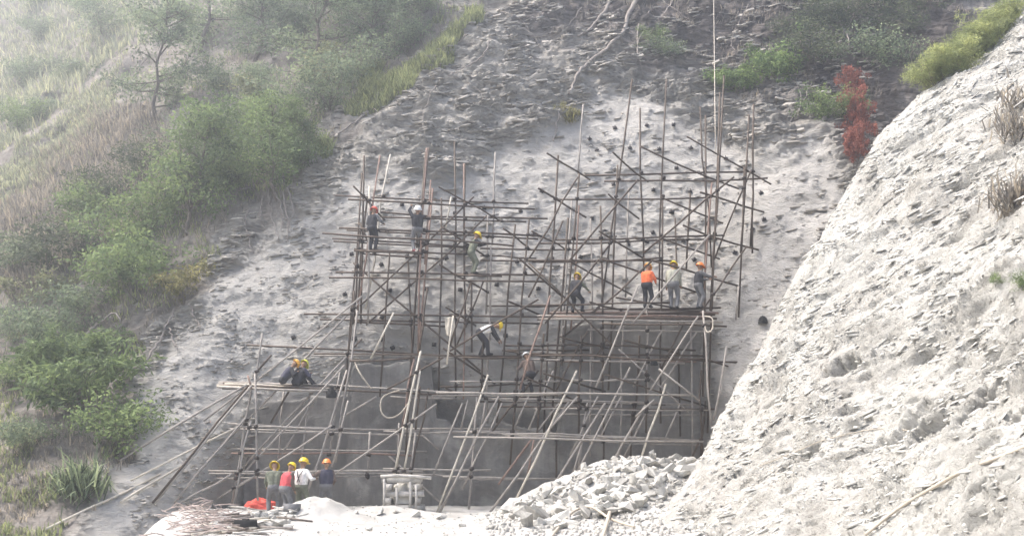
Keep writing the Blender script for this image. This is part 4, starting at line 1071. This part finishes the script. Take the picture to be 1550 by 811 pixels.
curve3('cable', on_spur_pts([(1150, 706), (1200, 685), (1250, 665), (1330, 650), (1400, 655)], 0.03), 0.010, 'hose', 'thin cable lying across the white slope below the hollows', 'cable', 70)
curve3('hose', [gpix(a, b, o_) for a, b, o_ in ((830, 822, .05), (845, 802, .05), (868, 786, .2), (895, 782, .25), (925, 790, .08), (960, 800, .05))], 0.035, 'hose', 'pale hose curving over the near foot of the rubble heap', 'hose', 60)
curve3('hose', [gpix(a, b, o_) for a, b, o_ in ((910, 822, .05), (918, 800, .1), (924, 778, .1))], 0.05, 'hose', 'short thick pale pipe leaning on the near rubble', 'hose', 20)
# ------------------------------------------------------------------ things on the ground
SKINM = simple('skin', (0.3, 0.19, 0.13), 0.6, 0.15, 20, 0, 0)
def cloth(name, c): return simple(name, c, 0.9, 0.22, 14, 0, 0.4)
CL = dict(red=cloth('red_cloth', (0.5, 0.09, 0.1)), white=cloth('white_cloth', (0.72, 0.71, 0.69)), dark=cloth('dark_cloth', (0.045, 0.045, 0.05)), navy=cloth('navy_cloth', (0.06, 0.06, 0.085)), camo=cloth('camouflage_cloth', (0.16, 0.17, 0.13)),
          pale=cloth('pale_camouflage_cloth', (0.36, 0.36, 0.3)), orange=cloth('orange_cloth', (0.75, 0.17, 0.07)), grey=cloth('grey_cloth', (0.16, 0.16, 0.165)), boot=cloth('black_boot', (0.03, 0.03, 0.03)), brown=cloth('brown_cloth', (0.13, 0.1, 0.085)), pink=cloth('pink_shoe', (0.6, 0.2, 0.2)))
def hm(name, c):
    m_, nt, b = newmat(name, 0.35); b.inputs['Base Color'].default_value = (*c, 1); b.inputs['Specular IOR Level'].default_value = 0.5
    f = noisetex(nt, coords(nt), 14, 4); nt.links.new(ramp(nt, f, [(0.3, tuple(x * 0.85 for x in c)), (0.7, c)]), b.inputs['Base Color']); return m_
HELM = dict(yellow=hm('yellow_helmet', (0.85, 0.62, 0.03)), orange=hm('orange_helmet', (0.85, 0.24, 0.05)), white=hm('white_helmet', (0.8, 0.8, 0.78)), amber=hm('amber_helmet', (0.85, 0.45, 0.08)), lime=hm('lime_helmet', (0.72, 0.75, 0.12)), red=hm('red_helmet', (0.75, 0.12, 0.08)))

def blob(name, c, half, mat, seed, amp=0.25, fr=2.2, flat=True):
    """a crumpled heap of cloth"""
    n1, n2 = 40, 22
    th, phi = np.meshgrid(np.linspace(0, 2 * math.pi, n1, endpoint=False), np.linspace(0.0, math.pi * 0.52, n2))
    d = np.stack([np.sin(phi) * np.cos(th), np.sin(phi) * np.sin(th), np.cos(phi)], -1).reshape(-1, 3)
    h = 1 + amp * fbm(d, fr, 3, seed) + 0.12 * np.abs(noise(d, (6, 3, 3), seed + 5))
    v = d * h[:, None] * np.asarray(half)
    ii = np.arange(n1 * n2).reshape(n2, n1)
    q = np.stack([ii[:-1], ii[1:], np.roll(ii, -1, 1)[1:], np.roll(ii, -1, 1)[:-1]], -1).reshape(-1, 4)
    return link(name, mesh_np(name, v, q, [mat], smooth=True), None, c)
o = blob('tarpaulin', gpix(392, 770, -0.03) + np.array([0, 0.3, 0]), (0.55, 0.35, 0.36), cloth('salmon_sheet', (0.72, 0.13, 0.1)), 3)
tag(o, 'crumpled red plastic sheet heaped on the ground beside the workers', 'sheet')
mb = MB(); c_, s_ = math.cos(0.35), math.sin(0.35)
mb.box((0, 0, 0.12), (0.27, 0.14, 0.12), [[c_, -s_, 0], [s_, c_, 0], [0, 0, 1]], 0.012); mb.box((0, 0, 0.25), (0.09, 0.02, 0.025), [[c_, -s_, 0], [s_, c_, 0], [0, 0, 1]])
tag(link('jerry_can', mb.mesh('jerry_can', [CL['boot']]), None, gpix(371, 803)), 'black block shaped container lying on the pale debris', 'container')
mb = MB(); mb.box((0, 0, 0.1), (0.2, 0.13, 0.11), [[c_, s_, 0], [-s_, c_, 0], [0, 0, 1]], 0.015)
tag(link('bucket_box', mb.mesh('bucket_box', [CL['grey']]), None, gpix(441, 775)), 'dark grey box beside the feet of the worker in red', 'box')
# planks, sticks and bricks strewn at the left
db = 'scrap boards strewn on the ground left of the heap'
for k in range(34):
    px = rng.uniform(290, 450); py = rng.uniform(774, 810)
    L = rng.uniform(0.25, 1.1); a = rng.normal() * 0.5
    mb = MB(); mb.box((0, 0, 0), (L / 2, rng.uniform(0.02, 0.06), rng.uniform(0.012, 0.03)), [[math.cos(a), -math.sin(a), 0], [math.sin(a), math.cos(a), 0], [0, 0, 1]], 0.006)
    o = link('board', mb.mesh('board', [M[['timber', 'bark', 'bamboo', 'root'][k % 4]]]), None, gpix(px, py, 0.03 + 0.05 * rng.random())); o.rotation_euler = (rng.normal() * 0.1, rng.normal() * 0.12, 0)
    tag(o, 'short scrap board lying among the debris left of the dusty heap', 'board', db)
br = 'bricks and lumps strewn by the red sheet'
for k in range(22):
    p = gpix(rng.uniform(385, 450), rng.uniform(775, 803), 0.05)
    o = link('rubble_lump', rocks[k % 14], None, p); s_ = rng.uniform(0.07, 0.16); o.scale = (s_ * 1.3, s_, s_ * 0.8); o.rotation_euler = (0, 0, rng.uniform(0, 6))
    tag(o, 'small lump of broken stone in the debris near the red sheet', 'stone', br)
mb = MB()
for k in range(110):
    c = gpix(rng.normal(300, 30), rng.uniform(772, 812), rng.uniform(0.0, 0.25)); a = rng.uniform(-0.5, 1.2); L = rng.uniform(0.3, 0.8)
    d = np.array([math.cos(a), math.sin(a) * 0.6, rng.normal() * 0.25]) * L / 2
    mb.tube(np.array([c - d, c + rng.normal(size=3) * 0.04, c + d]), 0.011, 4)
tag(link('brushwood', mb.mesh('brushwood', [simple('brush', (0.4, 0.33, 0.3), 0.9, 0.3)])), 'tangled heap of thin reddish brushwood at the foot of the left stays', 'brushwood', None, 'stuff')
o = strand('pole', [(405, 800), (345, 806), (290, 812)], 0.03, 0.03, 'bamboo', 'long pale pole lying on the ground before the debris', 'pole', 0.05, 'ground', wob=0.0)
o = strand('pole', [(372, 772), (345, 768), (322, 766)], 0.05, 0.05, 'timber', 'grey log lying left of the red sheet', 'log', 0.06, 'ground', wob=0.0)
# timber crib under the pole bundle
cb = gpt(611, 34.6)
crib = thing('timber_crib', 'square crib of stacked dusty timbers under the pole bundle', 'crib', cb)
bt = 'beam'
for lev in range(5):
    for sgn in (-1, 1):
        mb = MB(); hx = (0.66 if lev % 2 == 0 else 0.09, 0.09 if lev % 2 == 0 else 0.5, 0.085)
        off = (rng.normal() * 0.04, sgn * 0.36, 0.09 + lev * 0.23) if lev % 2 == 0 else (sgn * 0.48, rng.normal() * 0.04, 0.09 + lev * 0.23)
        mb.box((0, 0, 0), hx, None, 0.014)
        o = link('beam', mb.mesh('beam', [M['timber']]), crib, off); o.rotation_euler = (0, rng.normal() * 0.02, rng.normal() * 0.04)
for (x, y, h) in ((-0.62, -0.48, 1.05), (0.45, -0.5, 0.85), (-0.2, -0.5, 0.75), (0.25, -0.48, 0.95), (-0.66, 0.3, 1.0)):
    mb = MB(); mb.tube([(0, 0, 0), (0.02, 0, h / 2), (0, 0, h)], 0.045, 6); link('stake', mb.mesh('stake', [M['timber']]), crib, (x, y, 0))
mb = MB(); mb.tube([(-0.75, 0, 0), (-0.2, 0, 0.03), (0.4, 0, 0.0), (0.95, 0, -0.05)], 0.06, 7); link('top_log', mb.mesh('top_log', [M['timber']]), crib, (0, -0.45, 1.12))
sk = blob('sack_fill', (0, 0, 0.28), (0.42, 0.3, 0.75), M['rubble'], 8, 0.3); sk.name = 'stone_fill'; sk.parent = crib

# ------------------------------------------------------------------ people
def capsule(a, b, ra, rb, n=9):
    a = np.asarray(a, float); b = np.asarray(b, float)
    ax = b - a; L = np.linalg.norm(ax); ax = ax / L if L > 1e-6 else np.array([0, 0, 1.0])
    pts = []; rad = []
    for t_ in (1.0, 0.8, 0.45): pts.append(a - ax * ra * t_); rad.append(ra * math.sqrt(max(1e-4, 1 - t_ * t_)))
    pts.append(a); rad.append(ra); pts.append((a + b) / 2); rad.append((ra + rb) / 2); pts.append(b); rad.append(rb)
    for t_ in (0.45, 0.8, 1.0): pts.append(b + ax * rb * t_); rad.append(rb * math.sqrt(max(1e-4, 1 - t_ * t_)))
    return np.array(pts), np.array(rad)

def ik(a, t_, l1, l2, hint):
    a = np.asarray(a, float); t_ = np.asarray(t_, float); d = t_ - a; L = np.linalg.norm(d)
    if L > (l1 + l2) * 0.995: t_ = a + d / L * (l1 + l2) * 0.995; d = t_ - a; L = np.linalg.norm(d)
    u_ = d / L; x = (l1 * l1 - l2 * l2 + L * L) / (2 * L); h = math.sqrt(max(l1 * l1 - x * x, 0))
    hv = np.asarray(hint, float) - u_ * (np.asarray(hint) @ u_); hv /= np.linalg.norm(hv) + 1e-9
    return a + u_ * x + hv * h, t_

def person(px, py, Y, face, label, helm, top, arms, legs, pose, boots='boot', group=None, pt=None, vest=None):
    """pose: pelvis (x,y,z), lean (forward radians), side lean, hands L/R, feet L/R, head turn, head nod; local x right, y forward"""
    p = np.asarray(pt if pt is not None else P(px, py, Y), float)
    e = thing('person', label, 'person', p, group, face)
    ps = float(rng.uniform(0.95, 1.04)); e.scale = (ps, ps, ps)
    pel = np.array(pose.get('pel', (0, 0, 0.88))); ln = pose.get('lean', 0.05); sl = pose.get('side', 0.0)
    up = np.array([math.sin(sl), math.sin(ln) * math.cos(sl), math.cos(ln) * math.cos(sl)]); up /= np.linalg.norm(up)
    rt = np.array([1.0, 0, 0]); rt = rt - up * (rt @ up); rt /= np.linalg.norm(rt); fw = np.cross(up, rt)
    A = lambda x, y, z: pel + rt * x + fw * y + up * z
    caps = []
    add = lambda tg, a, b, ra, rb: caps.append((tg, np.asarray(a, float), np.asarray(b, float), ra, rb))
    tw = pose.get('wide', 1.0) * 1.14
    add('legs', A(-.075, 0, .0), A(.075, 0, .0), .125 * tw, .125 * tw)
    for sx_ in (-1, 1):
        add('top', A(.065 * sx_, 0, .12), A(.085 * sx_, .01, .36), .122 * tw, .128 * tw)
    add('top', A(-.13, 0, .45), A(.13, 0, .45), .1, .1)
    add('skin', A(0, .0, .5), A(0, .02, .62), .058, .055)
    nod = pose.get('nod', 0.1); tn = pose.get('turn', 0.0)
    hf = fw * math.cos(nod) - up * math.sin(nod); hu = up * math.cos(nod) + fw * math.sin(nod)
    hf2 = hf * math.cos(tn) - rt * math.sin(tn); hr_ = np.cross(hf2, hu)
    hc = A(0, .02, .66) + hu * 0.05
    add('skin', hc - hf2 * .015, hc + hu * .05 - hf2 * .015, .09, .088)
    add('skin', hc + hf2 * .035 - hu * .05, hc + hf2 * .03 - hu * .01, .055, .07)
    add('skin', hc + hf2 * .095 + hu * .02, hc + hf2 * .105 - hu * .01, .012, .017)
    for sx_ in (-1, 1): add('skin', hc + hr_ * .09 * sx_ + hu * .025, hc + hr_ * .092 * sx_ - hu * .02, .018, .012)
    hands = []
    for sx_, key in ((-1, 'hl'), (1, 'hr')):
        sh = A(.185 * sx_, 0, .46); tgt = np.array(pose.get(key, (.24 * sx_, .06, .80)))
        el, wr = ik(sh, tgt, .29, .26, pose.get('eh', (sx_ * 0.6, -0.6, -0.5)))
        add('arms', sh, el, .078, .062)
        add('arms' if pose.get('sleeve', True) else 'skin', el, wr - (wr - el) * 0.1, .058, .044)
        add('skin', el + (wr - el) * 0.8, wr, .034, .028)
        hands.append((sx_, el, wr))
    for sx_, key in ((-1, 'fl'), (1, 'fr')):
        hp = A(.1 * sx_, 0, -.02); ft = np.array(pose.get(key, (.11 * sx_, 0, 0.0)), float) + np.array([0, 0, .085])
        kn, an_ = ik(hp, ft, .42, .41, pose.get('kh', (sx_ * 0.15, 1, 0.1)))
        add('legs', hp, kn, .112, .085); add('legs', kn, an_, .083, .066)
        fd = np.array(pose.get('fd', (sx_ * 0.15, 1, 0)), float); fd /= np.linalg.norm(fd)
        add('boot', an_ + np.array([0, 0, -.035]) - fd * .03, an_ + fd * .15 + np.array([0, 0, -.045]), .05, .04)
    mb = MB()
    for tg, a, b, ra, rb in caps:
        q, rr = capsule(a, b, ra, rb); mb.tube(q, rr, 10)
    me0 = mb.mesh('tmp'); o = link('tmp', me0)
    md = o.modifiers.new('r', 'REMESH'); md.mode = 'VOXEL'; md.voxel_size = 0.02
    ms = o.modifiers.new('s', 'SMOOTH'); ms.iterations = 4; ms.factor = 0.5
    dg = bpy.context.evaluated_depsgraph_get(); ev = o.evaluated_get(dg); me = bpy.data.meshes.new_from_object(ev)
    bpy.data.objects.remove(o)
    nv = len(me.vertices); co = np.empty(nv * 3, np.float32); me.vertices.foreach_get('co', co); co = co.reshape(-1, 3).astype(float)
    nf = len(me.polygons); ls = np.empty(nf, np.int32); lt = np.empty(nf, np.int32); me.polygons.foreach_get('loop_start', ls); me.polygons.foreach_get('loop_total', lt)
    lv = np.empty(len(me.loops), np.int32); me.loops.foreach_get('vertex_index', lv)
    F4 = np.stack([lv[ls], lv[ls + 1], lv[ls + 2], lv[ls + np.minimum(3, lt - 1)]], 1)
    quads_ = F4[lt == 4]; tris_ = F4[lt == 3][:, :3]
    bpy.data.meshes.remove(me)
    # cloth folds
    co += (0.010 * fbm(co, (7, 7, 11), 2, 120))[:, None] * (co - np.array([0, 0, 0.9]) * (0, 0, 1)) / (np.linalg.norm(co, axis=1)[:, None] + 0.3)
    MATI = dict(skin=0, top=1, arms=2, legs=3, boot=4)
    def classify(fa):
        c = co[fa].mean(1); best = np.full(len(c), 1e9); mi = np.zeros(len(c), int)
        for tg, a, b, ra, rb in caps:
            ab = b - a; t_ = np.clip(((c - a) @ ab) / (ab @ ab + 1e-9), 0, 1)
            d = np.linalg.norm(c - a - t_[:, None] * ab, axis=1) - (ra + (rb - ra) * t_)
            m_ = d < best; best[m_] = d[m_]; mi[m_] = MATI[tg]
        return mi
    fq = classify(quads_); ftri = classify(tris_) if len(tris_) else np.zeros(0, int)
    # hands: palm, four fingers and a thumb, curled
    hb = MB()
    for sx_, el, wr in hands:
        d = wr - el; d /= np.linalg.norm(d); sd = np.cross(d, fw); sd = sd / (np.linalg.norm(sd) + 1e-6) if np.linalg.norm(sd) > .1 else rt.copy()
        pn = np.cross(sd, d)
        q, rr = capsule(wr + d * .0, wr + d * .075, .026, .03, 7); hb.tube(q, rr, 7)
        for k in range(4):
            o_ = sd * (k - 1.5) * .019; l_ = (.032, .037, .035, .027)[k]
            a = wr + d * .085 + o_; b = a + d * l_ + pn * .008; c = b + d * l_ * .5 + pn * l_ * .8
            hb.tube(np.array([a, b, c]), [.0095, .009, .007], 5)
        a = wr + d * .02 + sd * .028 * -sx_; b = a + d * .03 - sd * sx_ * .022; c = b + d * .028 + pn * .012; hb.tube(np.array([a, b, c]), [.012, .011, .008], 5)
    # eyes and mouth
    for sx_ in (-1, 1):
        q, rr = capsule(hc + hf2 * .083 + hr_ * .034 * sx_ + hu * .028, hc + hf2 * .0835 + hr_ * .036 * sx_ + hu * .028, .011, .011); hb.tube(q, rr, 6)
    hv = np.concatenate(hb.v); hq = np.concatenate(hb.q); ht = np.concatenate(hb.t)
    V = np.concatenate([co, hv]); Q = np.concatenate([quads_, hq + len(co)]); T3 = np.concatenate([tris_.reshape(-1, 3), ht + len(co)])
    fm = np.concatenate([fq, np.zeros(len(hq), int), ftri, np.zeros(len(ht), int)])
    body = link('body', mesh_np('body', V, [Q, T3], [SKINM, CL[top], CL[arms], CL[legs], CL[boots]], smooth=True, fmat=fm), e)
    # helmet
    n1, n2 = 20, 8
    th, ph_ = np.meshgrid(np.linspace(0, 2 * math.pi, n1, endpoint=False), np.linspace(0.02, math.pi / 2, n2))
    r0 = 1.0 + 0.06 * (np.abs(np.sin(th)) < 0.25) * np.sin(ph_)
    dl = np.stack([np.sin(ph_) * np.cos(th) * .122, np.sin(ph_) * np.sin(th) * .142, np.cos(ph_) * .125 * r0], -1)
    rim = np.stack([np.cos(th[-1]) * .145, np.sin(th[-1]) * .165 + .05 * (np.sin(th[-1]) > 0) * np.sin(th[-1]) ** 3, np.full(n1, -.012)], -1)[None]
    rim2 = rim - np.array([0, 0, .008]); inn = np.stack([np.cos(th[-1]) * .118, np.sin(th[-1]) * .138, np.full(n1, -.008)], -1)[None]
    dl = np.concatenate([dl, rim, rim2, inn]).reshape(-1, 3) * 1.1
    hv = hc + hu * .055 + hr_ * dl[:, :1] + hf2 * dl[:, 1:2] + hu * dl[:, 2:3]
    ii = np.arange(len(dl)).reshape(-1, n1)
    q = np.stack([ii[:-1], ii[1:], np.roll(ii, -1, 1)[1:], np.roll(ii, -1, 1)[:-1]], -1).reshape(-1, 4)
    link('helmet', mesh_np('helmet', hv, q, [HELM[helm]], smooth=True), e)
    if vest:
        # thin straps across the back
        mb = MB()
        for sx_ in (-1, 1): mb.tube(np.array([A(.11 * sx_, -.09, .5), A(.06 * sx_, -.155, .38), A(-.05 * sx_, -.15, .14)]), .012, 5)
        link('harness', mb.mesh('harness', [CL[vest]]), e)
    return e

pi = math.pi
gY = 34.6
def gp(px, Y): return gpt(px, Y)
person(0, 0, 0, 0.3, 'worker in camouflage jacket and yellow helmet, partly behind the one in red', 'yellow', 'camo', 'camo', 'grey', dict(lean=0.3, hl=(-.2, .4, .85), hr=(.2, .35, .8), nod=0.6, turn=-0.5, pel=(0, -.05, .82), fl=(-.12, .12, 0), fr=(.14, -.1, 0)), pt=gp(413, 32.9))
person(0, 0, 0, -0.75, 'worker in a long red vest and yellow helmet standing on the ground', 'yellow', 'red', 'brown', 'grey', dict(lean=0.22, wide=1.25, hl=(-.22, .22, .85), hr=(.24, .2, .82), nod=0.45, turn=0.6), 'pink', pt=gp(430, 32.2))
person(0, 0, 0, -0.5, 'worker in a white shirt and yellow helmet reaching out to his neighbour', 'yellow', 'white', 'white', 'camo', dict(lean=0.06, wide=1.05, hl=(-.22, .15, .85), hr=(.3, .28, 1.12), nod=0.2, turn=-0.3, fl=(-.14, -.1, 0), fr=(.12, .15, 0)), pt=gp(454, 32.7), vest='dark')
person(0, 0, 0, 0.25, 'worker in a dark sleeveless vest and orange helmet on the ground behind the heap', 'orange', 'navy', 'brown', 'grey', dict(lean=0.04, wide=1.12, hl=(-.42, .2, 1.22), hr=(.22, .2, .9), nod=0.1, turn=0.4), pt=gp(492, 33.0))
# seated pair on the left deck
sit = dict(pel=(0, 0, .12), lean=0.45, fl=(-.16, .62, .0), fr=(.16, .62, .02), hl=(-.2, .45, .42), hr=(.2, .45, .4), nod=0.5, kh=(0, .3, 1))
person(428, 580, 35.7, -1.1, 'crouching worker in dark clothes and amber helmet on the left deck', 'amber', 'navy', 'dark', 'dark', dict(sit, lean=0.55))
person(449, 582, 35.8, -0.6, 'crouching worker in dark clothes and lime yellow helmet on the left deck', 'lime', 'dark', 'navy', 'dark', dict(sit, lean=0.4, pel=(0, 0, .1)))
def LY(px, py): return float(layer(px, py, 'M')[1])
person(562, 378, LY(562, 378), -0.5, 'worker in dark clothes and red helmet at the top left of the scaffold', 'red', 'dark', 'grey', 'dark', dict(lean=0.1, hl=(-.2, .35, 1.15), hr=(.25, .4, 1.1), nod=0.3, pel=(0, 0, .88), fl=(-.05, .0, 0), fr=(.1, .1, 0)))
person(631, 381, LY(631, 381), 0.3, 'worker in dark clothes and white helmet with one arm raised overhead', 'white', 'dark', 'dark', 'grey', dict(lean=-0.05, pel=(0, 0, .84), hl=(-.2, .2, 1.75), hr=(.2, .3, 1.5), nod=-0.3, eh=(-0.8, -0.3, 0.1)), 'pink')
person(716, 415, LY(716, 415), -1.2, 'worker in camouflage and yellow helmet working on the middle of the scaffold', 'yellow', 'camo', 'dark', 'camo', dict(lean=0.28, hl=(-.12, .55, 1.25), hr=(.15, .5, 1.2), nod=0.3, pel=(0, -.08, .86)))
YD = 36.4
person(872, 472, YD, -0.5, 'stooping worker in dark camouflage and yellow helmet on the upper platform', 'yellow', 'dark', 'camo', 'dark', dict(lean=0.3, wide=1.15, pel=(0, -.1, .72), hl=(-.25, .4, .75), hr=(.35, .45, .85), nod=0.4, fl=(-.18, .05, 0), fr=(.2, .1, 0)))
person(980, 466, YD, -0.6, 'worker in an orange jacket and amber helmet on the upper platform', 'amber', 'orange', 'orange', 'dark', dict(lean=0.12, wide=1.12, hl=(-.25, .3, .85), hr=(.2, .35, 1.0), nod=0.4))
person(1020, 467, YD, -0.4, 'worker in a pale camouflage shirt and yellow helmet on the upper platform', 'yellow', 'pale', 'pale', 'grey', dict(lean=0.15, wide=1.1, hl=(-.32, .3, .8), hr=(.2, .35, .85), nod=0.4))
person(1058, 467, YD, -1.3, 'worker in dark clothes and orange helmet at the right end of the upper platform', 'orange', 'dark', 'grey', 'grey', dict(lean=0.1, hl=(-.1, .5, 1.15), hr=(.2, .55, 1.2), nod=0.2))
person(734, 538, LY(734, 538), -1.45, 'worker in a white shirt and yellow helmet bending forward on a middle ledger', 'yellow', 'white', 'dark', 'dark', dict(lean=1.15, pel=(0, -.2, .82), hl=(-.2, .55, .45), hr=(.2, .6, .4), nod=0.2, fl=(-.12, -.15, 0), fr=(.12, .1, 0)))
person(800, 594, LY(800, 594), 0.5, 'worker in brown clothes and white helmet crouched among the poles', 'white', 'brown', 'brown', 'dark', dict(lean=0.35, pel=(0, -.12, .66), hl=(-.2, .4, .9), hr=(.25, .4, .85), nod=0.3, fl=(-.15, .1, 0), fr=(.15, .0, 0)))

# cloth and bags on the scaffold
def drape(name, px0, py0, px1, py1, Y, mat, label):
    nu, nw = 10, 16; uu, vv = np.meshgrid(np.linspace(0, 1, nu), np.linspace(0, 1, nw))
    p = P(px0 + (px1 - px0) * uu + 3 * np.sin(vv * 4) * (uu - .5), py0 + (py1 - py0) * vv + 3 * uu * vv, Y)
    p[..., 1] += 0.05 * np.sin(uu * 9 + vv * 2) - 0.03 * vv
    ii = np.arange(nu * nw).reshape(nw, nu); f = np.stack([ii[:-1, :-1], ii[1:, :-1], ii[1:, 1:], ii[:-1, 1:]], -1).reshape(-1, 4)
    o = link(name, mesh_np(name, p.reshape(-1, 3), f, [mat], smooth=True)); md = o.modifiers.new('thickness', 'SOLIDIFY'); md.thickness = 0.01
    return tag(o, label, 'cloth')
drape('jacket_cloth', 675, 480, 687, 508, LY(680, 490) - 0.75, M['bamboo'], 'pale cloth hung over a scaffold tube beside the bending worker')
o = blob('tool_bag', P(501, 601, 35.2), (0.16, 0.12, 0.34), CL['boot'], 21); tag(o, 'black tool bag hanging under the right end of the left deck', 'bag')
o = blob('tool_bag', P(1155, 489, float(on_hill(1155, 486)[1]) - 0.1), (0.16, 0.13, 0.26), CL['boot'], 22); tag(o, 'small black bag on the rock right of the upper platform', 'bag')
o = blob('tool_bag', P(990, 552, 36.2), (0.12, 0.1, 0.22), CL['boot'], 23); tag(o, 'small black bag hanging in the poles below the upper platform', 'bag')

# ------------------------------------------------------------------ haze over the valley
hb = MB(); hb.box((5, 50, 35), (160, 100, 50))
hm_ = bpy.data.materials.new('haze_air'); hm_.use_nodes = True; nt = hm_.node_tree; nt.nodes.clear()
vo = nt.nodes.new('ShaderNodeVolumePrincipled'); vo.inputs['Color'].default_value = (0.88, 0.94, 1.0, 1); vo.inputs['Density'].default_value = 0.0036; vo.inputs['Anisotropy'].default_value = 0.6
ou = nt.nodes.new('ShaderNodeOutputMaterial'); nt.links.new(vo.outputs[0], ou.inputs['Volume'])
haze = link('haze', hb.mesh('haze', [hm_])); tag(haze, 'thin pale haze hanging in the air over the whole slope', 'haze', None, 'stuff')
